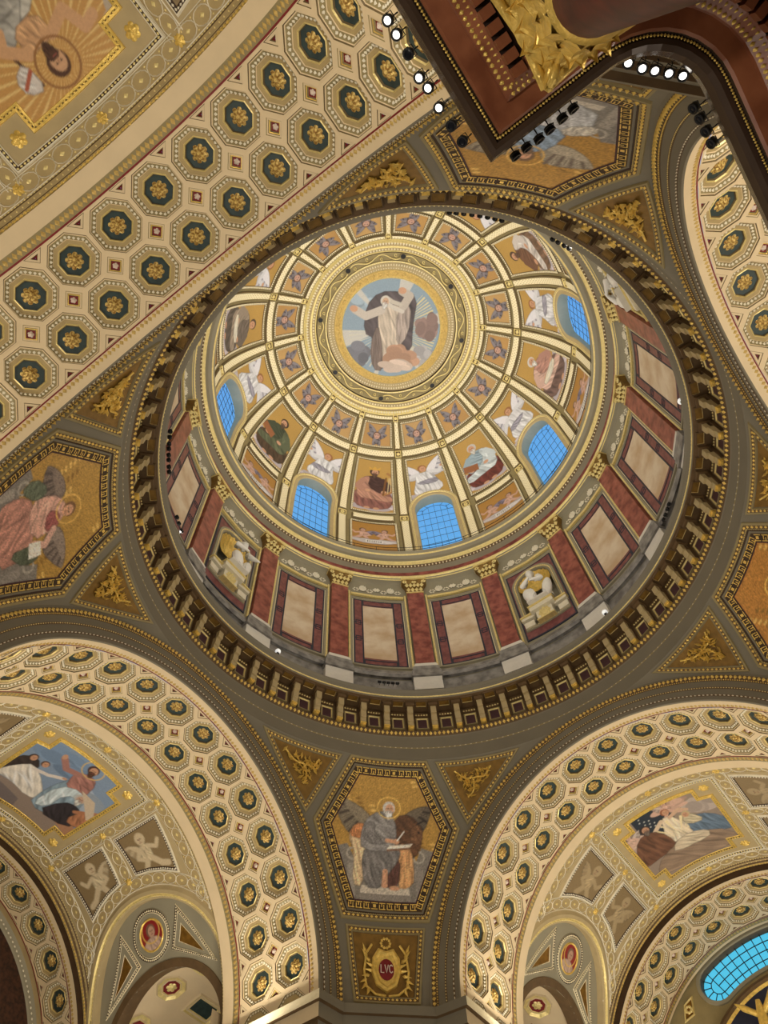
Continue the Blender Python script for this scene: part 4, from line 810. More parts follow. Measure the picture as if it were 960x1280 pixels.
    for s in (-1, 1):
        for k in range(9):
            a = math.radians(-70 + 17 * k); px, py = s * (.62 + .12 * math.sin(k)), .7 + .16 * k; L = .2
            u = np.array([s * math.cos(a), math.sin(a)]); v = np.array([-u[1], u[0]]); p = np.array([px, py])
            P = np.array([(*(p - u * L * .4), .01), (*(p + v * .07), .05), (*(p + u * L * 1.3), .12), (*(p - v * .07), .05), (*p, .12)]); mb.add(mapv(mp, P), [(0, 1, 4), (1, 2, 4), (2, 3, 4), (3, 0, 4)], 0)
        tube(mb, [tuple(np.array(mp(np.array(s * x_), np.array(y_), .07)).ravel()) for x_, y_ in ((0.05, .5), (.4, .55), (.7, .8), (.78, 1.3), (.7, 1.9), (.5, 2.2))], .045, 5)
    beads(mb, mp, circle(0, 2.28, .16, n=10), 0, .03, .1, .07, .06, .1)
    sd = mb.obj('shield', ['gold'], ca)
    mb = MB(); fill(mb, mp, circle(0, 1.36, .27, .36, n=20), .10, 0, 2, 0, .4, .03); mb.obj('boss', ['crimson'], sd)
    if az == 45:
        mb = MB(); L3 = [[(-.20, 1.50), (-.20, 1.24), (-.09, 1.24)], [(-.06, 1.50), (0, 1.24), (.06, 1.50)], [(.21, 1.46), (.16, 1.50), (.11, 1.46), (.10, 1.37), (.11, 1.28), (.16, 1.24), (.21, 1.28)]]
        for st_ in L3: tube(mb, [tuple(np.array(mp(np.array(x_), np.array(y_), .145)).ravel()) for x_, y_ in st_], .02, 5)
        mb.obj('lettering', ['rosette_white'], sd)

# ------------------------------------------------------------------ crossing cornice with brackets
mb = MB()
lathe(mb, [(10.95, 23.42, 0), (10.84, 23.52, 0), (10.86, 24.15, 1), (10.86, 24.22, 0), (10.86, 24.78, 0), (10.84, 24.84, 3), (10.72, 25.05, 3), (10.80, 25.12, 4), (10.90, 25.12, 3), (10.90, 26.42, 3), (10.22, 26.50, 3), (10.20, 26.52, 0), (10.20, 26.62, 4), (10.18, 26.68, 0), (10.06, 26.76, 0), (9.99, 26.86, 0), (10.05, 26.95, 0), (11.3, 27.3, 0)], 192)
co = mb.obj('trim_cornice', ['grey_olive', 'olive', 'brown', 'brown', 'pale_gold'], kind='structure', cat='cornice', label='great circular bracketed cornice under the drum')
dm = drum_map(10.0); RR = lambda r: drum_map(r)
def ring_path(r, z, n=360): t = np.linspace(0, 2 * math.pi, n, endpoint=False); return np.stack([t * r, 0 * t + z], 1)
def ring_beads(r, z, nb, a, b, hh, down=0.0):
    t = np.arange(nb) * 2 * math.pi / nb; rad = np.stack([np.cos(t), np.sin(t), 0 * t], 1); tan = np.stack([-np.sin(t), np.cos(t), 0 * t], 1); up = np.array([[0, 0, 1.]]) + 0 * rad
    nn = -rad * math.cos(down) - up * math.sin(down); v = up * math.cos(down) - rad * math.sin(down); c = rad * r + np.array([0, 0, z])
    V = np.stack([c + tan * a, c + v * b, c - tan * a, c - v * b, c + nn * hh], 1)
    F = ((np.arange(nb) * 5)[:, None, None] + np.array([[0, 1, 4], [1, 2, 4], [2, 3, 4], [3, 0, 4]])[None]).reshape(-1, 3); return V.reshape(-1, 3), F.tolist()
mb = MB(); mb.add(*ring_beads(10.75, 24.94, 360, .07, .09, .07, .5), 0, True); mb.obj('egg_molding', ['gold'], co, kind='stuff')
mb = MB(); mb.add(*ring_beads(10.87, 24.19, 300, .07, .02, .03), 0, True); mb.obj('bead_molding', ['white_stucco'], co, kind='stuff')
mb = MB(); mb.add(*ring_beads(10.19, 26.65, 420, .055, .04, .05, .6), 0, True); mb.obj('bead_molding', ['pale_gold'], co, kind='stuff')
d9 = drum_map(10.9)
mb = MB(); mb.box((-.14, 25.35, 0), (.14, 26.44, .16), 1, d9)
for z0, z1, h0, h1 in ((25.30, 25.55, .05, .30), (25.5, 25.95, .16, .36), (25.9, 26.44, .28, .46)): mb.box((-.125, z0, h0), (.125, z1, h1), 0, d9)
mb.box((-.2, 26.3, .1), (.2, 26.45, .56), 1, d9); BR = mb.mesh('bracket', ['buff', 'brown'])
mb = MB(); mb.box((-.10, 25.14, .03), (.10, 25.36, .26), 0, d9); mb.box((-.13, 25.2, .02), (.13, 25.28, .3), 0, d9); BRL = mb.mesh('leaf', ['gold'])
mb = MB(); p = rect(-.29, .29, 25.3, 26.0); sweep(mb, d9, p, [(0, .0, 0), (.01, .07, 0), (.05, .07, 1), (.08, .03, 0), (.1, .02, 2)], seg=1); fill(mb, d9, p, .02, 2, 1, .09); BRP = mb.mesh('frieze_panel', ['olive', 'pale_gold', 'plum'])
mb = MB(); beads(mb, d9, np.array([(-.30, 26.18), (.30, 26.18)]), 0, .06, .12, .05, .05, .05, False); mb.box((-.3, 26.08, 0), (.3, 26.28, .05), 1, d9); BRE = mb.mesh('egg_strip', ['pale_gold', 'brown'])
mb = MB()
def sof(x, y, h): return ((10.0 + y) * np.cos(x / 10.4), (10.0 + y) * np.sin(x / 10.4), 26.50 - y * .06 - h)
p = rect(-.27, .27, .26, .62); sweep(mb, sof, p, [(0, .0, 0), (.01, .05, 0), (.05, .05, 1), (.06, -.03, 0), (.07, -.05, 2)], seg=1); fill(mb, sof, p, .006, 2, 1, .06); BRS = mb.mesh('soffit_panel', ['brown', 'pale_gold', 'olive_gold'])
for i in range(64):
    a = math.radians(5.625 * i); b = link('bracket', BR, co, None, (0, 0, a)); link('leaf', BRL, b)
    a += math.radians(2.8125); f_ = link('frieze_panel', BRP, co, None, (0, 0, a)); link('egg_strip', BRE, f_); link('soffit_panel', BRS, co, None, (0, 0, a))

# ------------------------------------------------------------------ drum
mb = MB()
n = 480; azs = np.linspace(0, 2 * math.pi, n, endpoint=False); zz = np.linspace(27.1, 37.7, 107); A_, Z_ = np.meshgrid(azs, zz)
keep = np.ones((106, n), bool); kk = (45 - np.degrees(A_)) / 22.5
def wrap(x): return (x + 8) % 16 - 8
NIC = (-6, -2, 2, 6)
def niche_path(g=0.0): t = np.linspace(0, math.pi, 14); return np.vstack([[(-.98 - g, 30.75 - g), (.98 + g, 30.75 - g)], np.stack([(.98 + g) * np.cos(t), 34.1 + (.98 + g) * np.sin(t)], 1)])
for kq in NIC:
    x = wrap((45 - np.degrees(A_ + math.pi / n)) / 22.5 - kq) * math.radians(22.5) * 11.15
    keep &= ~inside(niche_path(.03), x[:-1], Z_[:-1] + .05)
P = np.stack([11.15 * np.cos(A_), 11.15 * np.sin(A_), Z_], -1); mb.grid(P, 0, True, True, keep)
lathe(mb, [(11.15, 29.0, 1), (10.98, 29.1, 1), (10.95, 28.95, 1), (10.92, 29.05, 1), (10.90, 29.15, 1), (11.0, 29.3, 1), (11.02, 29.5, 1), (11.12, 29.62, 1), (11.15, 29.62, 1)], 192)
lathe(mb, [(11.1, 27.2, 1), (11.08, 28.85, 1), (11.15, 28.9, 1)], 192)
dr = mb.obj('wall_drum', ['grey_cove', 'grey_marble'], kind='structure', cat='wall', label='cylindrical drum wall lined with red and cream marble')
D = drum_map(11.15)
def drum_part(name, mb, mats, parent, k): return link(name, mb if not isinstance(mb, MB) else mb.mesh(name, mats), parent, None, (0, 0, math.radians(45 - 22.5 * k)))
mb = MB(); mb.box((-.47, 29.85, 0), (-.2, 36.25, .25), 0, D); mb.box((-.2, 29.85, 0), (.2, 36.25, .25), 0, D); mb.box((.2, 29.85, 0), (.47, 36.25, .25), 0, D); PIL = mb.mesh('pilaster', ['red_marble'])
mb = MB(); mb.box((-.58, 29.6, .0), (.58, 29.72, .36), 0, D); mb.box((-.54, 29.72, 0), (.54, 29.86, .31), 0, D); PB = mb.mesh('base', ['white_marble'])
mb = MB(); mb.box((-.70, 27.9, -.1), (.70, 28.78, .34), 0, D); mb.box((-.76, 28.78, 0), (.76, 28.95, .44), 1, D); mb.box((-.72, 28.95, 0), (.72, 29.3, .38), 1, D); mb.box((-.66, 29.3, 0), (.66, 29.6, .34), 1, D); PD = mb.mesh('pedestal', ['white_marble', 'grey_marble'])
mb = MB()
mb.box((-.50, 36.25, 0), (.50, 36.33, .30), 0, D)
rows = []
for z, hw, h in ((36.33, .47, .26), (36.65, .50, .30), (36.95, .56, .36), (37.2, .66, .44), (37.35, .72, .48)):
    xs_ = np.array([-hw, -hw, -hw * .5, 0, hw * .5, hw, hw]); hs = np.array([0, h * .9, h, h * .92, h, h * .9, 0]); rows.append(np.stack(D(xs_, z + 0 * xs_, hs), -1))
mb.grid(np.array(rows), 1, False); mb.box((-.74, 37.35, 0), (.74, 37.5, .50), 0, D)
for zq, xo in ((36.52, (-.36, -.12, .12, .36)), (36.88, (-.44, -.22, 0, .22, .44))):
    for x_ in xo: beads(mb, D, np.array([(x_, zq - .02), (x_, zq + .02)]), 0, .30 + (zq - 36.5) * .2, .05, .19, .12, .16, False)
for s in (-1, 1): beads(mb, D, circle(s * .56, 37.18, .1, n=8), 0, .42, .1, .07, .06, .08)
beads(mb, D, np.array([(-.12, 37.15), (.12, 37.15)]), 0, .42, .24, .1, .1, .1, False); PC = mb.mesh('capital', ['pale_gold', 'olive_gold'])
mb = MB()
for s in (-1, 1): beads(mb, D, np.array([(s * .6, 29.9), (s * .6, 36.2)]), 0, .10, .16, .07, .05, .06, False); mb.box((s * .6 - .05, 29.7, 0), (s * .6 + .05, 36.25, .10), 0, D)
PG = mb.mesh('gilt_strip', ['pale_gold'])
for i in range(16):
    k = i - 7.5; o = drum_part('pilaster', PIL, None, dr, k)
    for nme, me in (('base', PB), ('pedestal', PD), ('capital', PC), ('gilt_strip', PG)): link(nme, me, o)
# marble panels
mb = MB(); rc = rect(-1.385, 1.385, 29.85, 35.55); fill(mb, D, rect(-.83, .83, 30.27, 35.03), .06, 0, 3, 0, .5); MS = mb.mesh('marble_panel', ['cream_marble'])
mb = MB(); sweep(mb, D, rc, [(-.02, .0, 1), (-.02, .06, 1), (.02, .065, 0), (.56, .065, 0), (.57, .05, 0)], seg=.5)
xs_ = [(-1.385, -.83), (.83, 1.385)]
def navy_frame(mb, r, t=.075): sweep(mb, D, r, [(0, .07, 2), (0, .08, 2), (t, .08, 2), (t, .07, 2)], seg=.5)
for r in (rect(-1.36, -.83, 29.87, 35.53), rect(.83, 1.36, 29.87, 35.53), rect(-.85, .85, 29.87, 30.27), rect(-.85, .85, 35.03, 35.53)): navy_frame(mb, r)
for s in (-1, 1):
    for z in (31.95, 33.35): navy_frame(mb, rect(s * 1.10 - .15, s * 1.10 + .15, z - .2, z + .2), .05); navy_frame(mb, rect(s * 1.10 - .26, s * 1.10 + .26, z - .03, z + .03), .03)
MBd = mb.mesh('border', ['border_marble', 'ivory', 'navy'])
mb = MB(); sweep(mb, D, rect(-1.56, 1.56, 29.72, 35.75), [(0, 0, 0), (.02, .1, 0), (.12, .1, 0), (.16, .02, 0)], seg=.5); MF = mb.mesh('panel_frame', ['grey_cove'])
mb = MB(); p = np.array([(-1.5, 36.0), (1.5, 36.0)]); mb.box((-1.5, 35.92, 0), (0, 36.1, .12), 0, D); mb.box((0, 35.92, 0), (1.5, 36.1, .12), 0, D); beads(mb, D, p, 0, .12, .14, .06, .06, .06, False); FT = mb.mesh('gilt_strip', ['pale_gold'])
mb = MB()
for x_ in (-.8, .8):
    beads(mb, D, circle(x_, 36.75, .16, .2, n=9), 0, .06, .13, .1, .08, .1); beads(mb, D, np.array([(x_ - .1, 36.7), (x_ + .1, 36.7)]), 0, .06, .2, .14, .2, .14, False)
for x_ in (-1.2, -.4, .4, 1.2): beads(mb, D, circle(x_, 36.6, .16, .14, n=7), 0, .03, .15, .08, .05, .07)
beads(mb, D, np.array([(-.14, 36.78), (.14, 36.78)]), 0, .05, .28, .16, .2, .13, False); FS = mb.mesh('festoon', ['white_stucco'])
for i in range(16):
    k = i - 8
    a = 45 - 22.5 * k
    if k in NIC:
        mb = MB(); np_ = niche_path()
        sweep(mb, D, rc, [(-.02, .0, 0), (-.02, .05, 0), (.02, .06, 1), (.06, .06, 1)], seg=.5)
        xs = np.linspace(-1.36, 1.36, 60); ys = np.linspace(29.88, 35.52, 120); X, Y = np.meshgrid(xs, ys)
        mb.grid(np.stack(D(X, Y, .045 + 0 * X), -1), 2, False, False, ~inside(niche_path(.05), (X[:-1, :-1] + X[1:, 1:]) / 2, (Y[:-1, :-1] + Y[1:, 1:]) / 2))
        o = drum_part('niche_panel', mb, ['navy', 'navy', 'border_marble'], dr, k)
        mb = MB(); sweep(mb, D, np_, [(-.30, .045, 0), (-.28, .12, 0), (-.16, .12, 1), (-.12, .07, 0), (-.02, .09, 0), (.02, .0, 0), (.03, -.5, 0), (.25, -.8, 0), (.6, -.95, 0)], seg=.6); fill(mb, D, np_, -.95, 0, 2, .55); beads(mb, D, np_, -.14, .1, .14, .06, .05, .06, m=1)
        mb.obj('niche', ['grey_cove', 'pale_gold'], o)
        mb = MB(); t = np.linspace(math.radians(-10), math.radians(190), 25)
        R_ = [np.stack(D(r * np.cos(t), 34.05 + r * np.sin(t), (-.55 + .5 * (r / .9) ** 2 + .05 * np.cos(t * 18) * (r / .9)) + 0 * t), -1) for r in (.02, .3, .6, .95)]; mb.grid(np.array(R_), 0, True); mb.obj('shell', ['gold'], o)
        mb = MB()
        for (x0, x1, z0, z1, h) in ((-1.3, -.6, 31.1, 31.3, .3), (.6, 1.3, 31.1, 31.3, .3), (-.68, .68, 31.2, 31.5, .55), (-.46, .46, 30.6, 31.2, .36), (-1.25, -.7, 30.6, 31.0, .2), (.7, 1.25, 30.6, 31.0, .2)): mb.box((x0, z0, 0), (x1, z1, h), 0, D)
        mb.box((-.74, 31.5, 0), (.74, 31.58, .62), 1, D); mb.box((-1.35, 31.27, 0), (1.35, 31.35, .36), 1, D); mb.box((-.5, 30.5, 0), (.5, 30.6, .42), 1, D); beads(mb, D, circle(0, 30.9, .25, n=8), 0, .36, .2, .14, .12, .15, m=1); beads(mb, D, np.array([(-.1, 30.9), (.1, 30.9)]), 0, .36, .2, .2, .2, .2, False, 1)
        mb.obj('console', ['white_stucco', 'pale_gold'], o)
    else:
        o = drum_part('marble_panel', MS, None, dr, k); link('border', MBd, o)
        link('panel_frame', MF, o)
    drum_part('gilt_strip', FT, None, dr, k); drum_part('festoon', FS, None, dr, k)
# statues
STN = {2: ('marble statue with arms folded in the niche facing the crescent window arch', 0), -2: ('marble statue leaning with outstretched arm in the niche over the sky arch', 1), 6: ('marble statue cut by the cornice in the niche over the pulpit arch', 0), -6: ('marble statue leaning in the drum niche over the risen figure arch', 1)}
def ellipsoid(mb, c, r, rot=0, n=12):
    th = np.linspace(0, math.pi, n // 2 + 2); ph = np.linspace(0, 2 * math.pi, n, endpoint=False); T, F_ = np.meshgrid(th, ph, indexing='ij')
    x = r[0] * np.sin(T) * np.cos(F_); y = r[1] * np.sin(T) * np.sin(F_); z = r[2] * np.cos(T); q = math.radians(rot)
    mb.grid(np.stack([c[0] + x * math.cos(q) - z * math.sin(q), c[1] + y, c[2] + x * math.sin(q) + z * math.cos(q)], -1), 0, True, True)
for k, (lb, pose) in STN.items():
    a = math.radians(45 - 22.5 * k); r_ = 10.78
    root = empty('statue', (r_ * math.cos(a), r_ * math.sin(a), 31.63), (0, 0, a - math.pi / 2), label=lb, cat="statue"); root.scale = (1.12, 1.12, 1.12)   # local -y faces the dome axis
    mb = MB(); nn = 36; zs_ = np.linspace(0, 2.05, 22); rows = []
    for z in zs_:
        f = z / 2.05; t = np.linspace(0, 2 * math.pi, nn, endpoint=False)
        rx = .56 - .20 * f + .10 * math.sin(f * 5) * (1 - f) + (.10 if f > .78 else 0) * math.sin((f - .78) / .22 * math.pi); ry = .40 - .14 * f
        if f > .95: rx *= .6; ry *= .7
        fo = 1 + (.10 * (1 - f) + .03) * np.sin(7 * t + 3 * f + 1.2 * np.sin(3 * f)) + .03 * np.sin(13 * t - 5 * f)
        lean = (.22 * f if pose else 0.05 * math.sin(4 * f)); rows.append(np.stack([lean + rx * fo * np.cos(t), -.05 * f + ry * fo * np.sin(t), z + 0 * t], -1))
    mb.grid(np.array(rows), 0, True, True); lx = .22 if pose else 0
    ellipsoid(mb, (lx, -.08, 2.32), (.19, .21, .26)); ellipsoid(mb, (lx, -.30, 2.28), (.04, .05, .06)); ellipsoid(mb, (lx, .02, 2.42), (.22, .22, .2)); tube(mb, [(lx, -.04, 1.95), (lx, -.06, 2.2)], .11, 8)
    if pose: arms_ = [[(lx - .36, -.1, 1.82), (-.35, -.35, 1.45), (.05, -.5, 1.35)], [(lx + .3, -.1, 1.8), (.62, -.32, 1.5), (.78, -.5, 1.3)]]
    else: arms_ = [[(-.36, -.1, 1.8), (-.46, -.35, 1.35), (-.1, -.5, 1.45)], [(.36, -.1, 1.8), (.50, -.3, 1.35), (.15, -.5, 1.25)]]
    for ar in arms_:
        tube(mb, ar, [.16, .13, .08], 8); e = Vector(ar[2]); d_ = (e - Vector(ar[1])).normalized(); ellipsoid(mb, tuple(e + d_ * .06), (.07, .06, .07))
        for q in range(4): tube(mb, [tuple(e + d_ * .08 + Vector((0, 0, .035 * (q - 1.5)))), tuple(e + d_ * .2 + Vector((0, 0, .03 * (q - 1.5))))], .02, 5)
    ellipsoid(mb, (-.3 if not pose else -.1, -.25, .6), (.3, .22, .5), 15); ellipsoid(mb, (.55, -.1, .7), (.25, .2, .65), -14)
    body = mb.obj('body', ['statue'], root); rm = body.modifiers.new('remesh', 'REMESH'); rm.mode = 'VOXEL'; rm.voxel_size = .035; rm.use_smooth_shade = True
    mb = MB(); mb.box((-.5, -.45, -.05), (.5, .35, .04)); mb.obj('plinth', ['white_marble'], root)

# ------------------------------------------------------------------ gallery cornice under the dome
mb = MB()
lathe(mb, [(11.15, 37.55, 0), (11.05, 37.62, 0), (10.93, 37.68, 1), (10.91, 37.76, 0), (10.86, 37.8, 1), (10.81, 37.9, 1), (10.83, 38.02, 2), (10.98, 38.06, 2), (10.98, 38.62, 0), (10.86, 38.68, 0), (10.72, 38.74, 3), (10.66, 38.98, 1), (10.53, 39.06, 1), (10.50, 39.14, 0), (10.36, 39.18, 0), (10.20, 39.3, 1), (10.12, 39.36, 0), (10.09, 39.5, 0), (10.09, 39.66, 1), (10.14, 39.74, 0), (10.9, 39.76, 0)], 192)
ga = mb.obj('trim_gallery', ['grey_cove', 'pale_gold', 'red_marble', 'brown'], kind='structure', cat='cornice', label='round gallery cornice with red marble frieze at the foot of the dome')
mb = MB(); mb.add(*ring_beads(10.70, 38.86, 320, .06, .10, .08, .2), 0, True); mb.obj('dentil_row', ['ivory'], ga, kind='stuff')
mb = MB(); mb.add(*ring_beads(10.82, 37.9, 400, .05, .04, .04, .2), 0, True); mb.obj('bead_molding', ['pale_gold'], ga, kind='stuff')
mb = MB()
for z in (40.1, 40.4):
    t = np.linspace(0, 2 * math.pi, 97); tube(mb, [(10.28 * math.cos(q), 10.28 * math.sin(q), z) for q in t], .018, 5)
for i in range(48): tube(mb, [pol(10.28, 7.5 * i, 39.7), pol(10.28, 7.5 * i, 40.42)], .018, 5)
mb.obj('gallery_railing', ['iron'], cat='railing', label='thin iron railing round the gallery at the foot of the dome')

# ------------------------------------------------------------------ dome
PN = {0: 'crowned king with harp', 2: 'prophet in pale blue and maroon', 4: 'white bearded prophet in rose pink', 6: 'prophet in brown and white', 8: 'prophet in ochre mantle', -6: 'prophet in slate mantle', -4: 'prophet in grey brown', -2: 'prophet in dark green'}
def nb(k):
    a, b = k - 1, k + 1; a = a + 16 if a < -7 else a; b = b - 16 if b > 8 else b; a = 8 if a == -8 else a; return PN[a], PN[b]
WR, WY = 1.28, 2.11
def win_path(g=0.0, yb=-3.7): t = np.linspace(0, math.pi, 20); return np.vstack([[(-WR - g, yb), (WR + g, yb)], np.stack([(WR + g) * np.cos(t), WY + (WR + g) * np.sin(t)], 1)])
mb = MB(); na = 16 * 36
azs = np.linspace(0, 2 * math.pi, na, endpoint=False); ys = np.concatenate([np.linspace(-3.9, -.2, 20), np.linspace(0, 10.9, 62)]); A_, Y_ = np.meshgrid(azs, ys)
ph = np.maximum(Y_, 0) / DR; rsh = DR + .03; P = np.stack([rsh * np.cos(ph) * np.cos(A_), rsh * np.cos(ph) * np.sin(A_), DZ + np.where(Y_ >= 0, rsh * np.sin(ph), Y_)], -1)
keep = np.ones((len(ys) - 1, na), bool)
for k in range(-7, 9, 2):
    x = wrap((45 - np.degrees(A_ + math.pi / na)) / 22.5 - k) * math.radians(22.5) * DR * np.cos(ph); yc_ = np.vstack([(Y_[:-1] + Y_[1:]) / 2]); keep &= ~inside(win_path(.06), x[:-1], yc_)
mb.grid(P, 0, True, True, keep)
dome = mb.obj('ceiling_dome', ['olive'], kind='structure', cat='dome', label='great dome shell with gilt ribs and mosaic fields')
def sec(f, y): return f * math.radians(22.5) * DR * np.cos(np.maximum(y, 0) / DR)
def panel_path(f, y0, y1, n=7):
    ys = np.linspace(y0, y1, n); return np.vstack([np.stack([sec(f, ys), ys], 1), np.stack([-sec(f, ys[::-1]), ys[::-1]], 1)])
dmp = sphere_map(DZ, DR, 0.0)
def plaque(f, y0, y1, mname='rib'):
    mb = MB(); p = panel_path(f, y0, y1); sweep(mb, dmp, p, [(-.05, 0, 1), (-.03, .07, 1), (0, .08, 2), (.03, .05, 1), (.035, .11, 0), (.06, .13, 0)], seg=.5); fill(mb, dmp, p, .13, 0, 2, .06, .4); return mb.mesh(mname, ['basket', 'shadow_olive', 'pale_gold'])
def node_mesh(y):
    mb = MB(); w_ = sec(.062, y); p = rect(-w_, w_, y - .25, y + .25); sweep(mb, dmp, p, [(-.03, 0, 0), (-.02, .09, 0), (.03, .1, 0), (.05, .05, 1), (.06, .05, 1)], seg=1); fill(mb, dmp, p, .05, 1, 1, .05); beads(mb, dmp, circle(0, y, w_ * .4, n=6), 0, .06, w_ * .5, .09, .07, .07, m=0); return mb.mesh('node', ['pale_gold', 'brown'])
RIBS = [plaque(.062, 1.72, 7.02), plaque(.062, -3.4, .98), plaque(.062, 7.80, 9.92)]
RINGS = [plaque(.415, 7.16, 7.68, 'ring_band'), plaque(.415, 10.08, 10.36, 'ring_band'), plaque(.33, 1.02, 1.58, 'ring_band')]
NODES = [node_mesh(7.42), node_mesh(10.2), node_mesh(1.34)]
def az_of(k): return math.radians(45 - 22.5 * k)
for i in range(16):
    k = i - 7
    for m_ in RIBS: link('rib', m_, dome, None, (0, 0, az_of(k + .5)))
    for m_ in NODES: link('node', m_, dome, None, (0, 0, az_of(k + .5)))
    for m_ in RINGS[:2] + ([RINGS[2]] if k % 2 == 0 else []): link('ring_band', m_, dome, None, (0, 0, az_of(k)))
def pframe(f, y0, y1, cutk=False):
    mb = MB(); p = panel_path(f, y0, y1); sweep(mb, dmp, p, [(-.12, 0, 0), (-.11, .06, 0), (-.01, .055, 0), (.0, .07, 1), (.025, .07, 0), (.05, .0, 0)], seg=.5); beads(mb, dmp, p, -.05, .06, .135, .058, .055, .06, m=1)
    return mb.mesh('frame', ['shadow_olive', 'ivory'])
FR = {'cherub': pframe(.345, 8.02, 9.78), 'prophet': pframe(.345, 2.0, 6.86), 'putti': pframe(.345, -3.3, .66), 'angel': None}
mb = MB(); pa = panel_path(.345, 1.2, 6.86); keepa = None
# angel frame: sides and top only, ending on the window surround
yl = np.linspace(3.0, 6.86, 6); pa = np.vstack([np.stack([sec(.345, yl), yl], 1), np.stack([-sec(.345, yl[::-1]), yl[::-1]], 1)])
sweep(mb, dmp, pa, [(-.12, 0, 0), (-.11, .06, 0), (-.01, .055, 0), (.0, .07, 1), (.025, .07, 0), (.05, .0, 0)], False, .5); beads(mb, dmp, pa, -.05, .06, .135, .058, .055, .06, closed=False, m=1); FR['angel'] = mb.mesh('frame', ['shadow_olive', 'ivory'])
GOLDBG = (184, 146, 78)
STY = {0: ((70, 46, 44), (176, 130, 110), (140, 92, 84), (60, 40, 34), (90, 66, 52), 'harp'), 2: ((150, 168, 178), (196, 204, 206), (108, 52, 46), (190, 184, 178), (206, 200, 192), 'book'), 4: ((176, 132, 118), (204, 168, 152), (112, 88, 82), (206, 200, 192), (216, 210, 200), 'scroll'), 6: ((116, 82, 64), (206, 196, 188), (120, 92, 74), (80, 60, 50), (96, 74, 60), None),
       8: ((170, 120, 60), (196, 150, 90), (100, 70, 54), (90, 70, 56), (120, 100, 84), 'book'), -6: ((96, 104, 120), (150, 156, 168), (84, 70, 70), (90, 80, 70), None, 'scroll'), -4: ((110, 98, 88), (150, 134, 118), (92, 82, 76), (90, 70, 54), None, 'scroll'), -2: ((66, 74, 56), (92, 98, 74), (80, 62, 48), (60, 44, 36), (90, 72, 58), 'book')}
ROOTS = {}
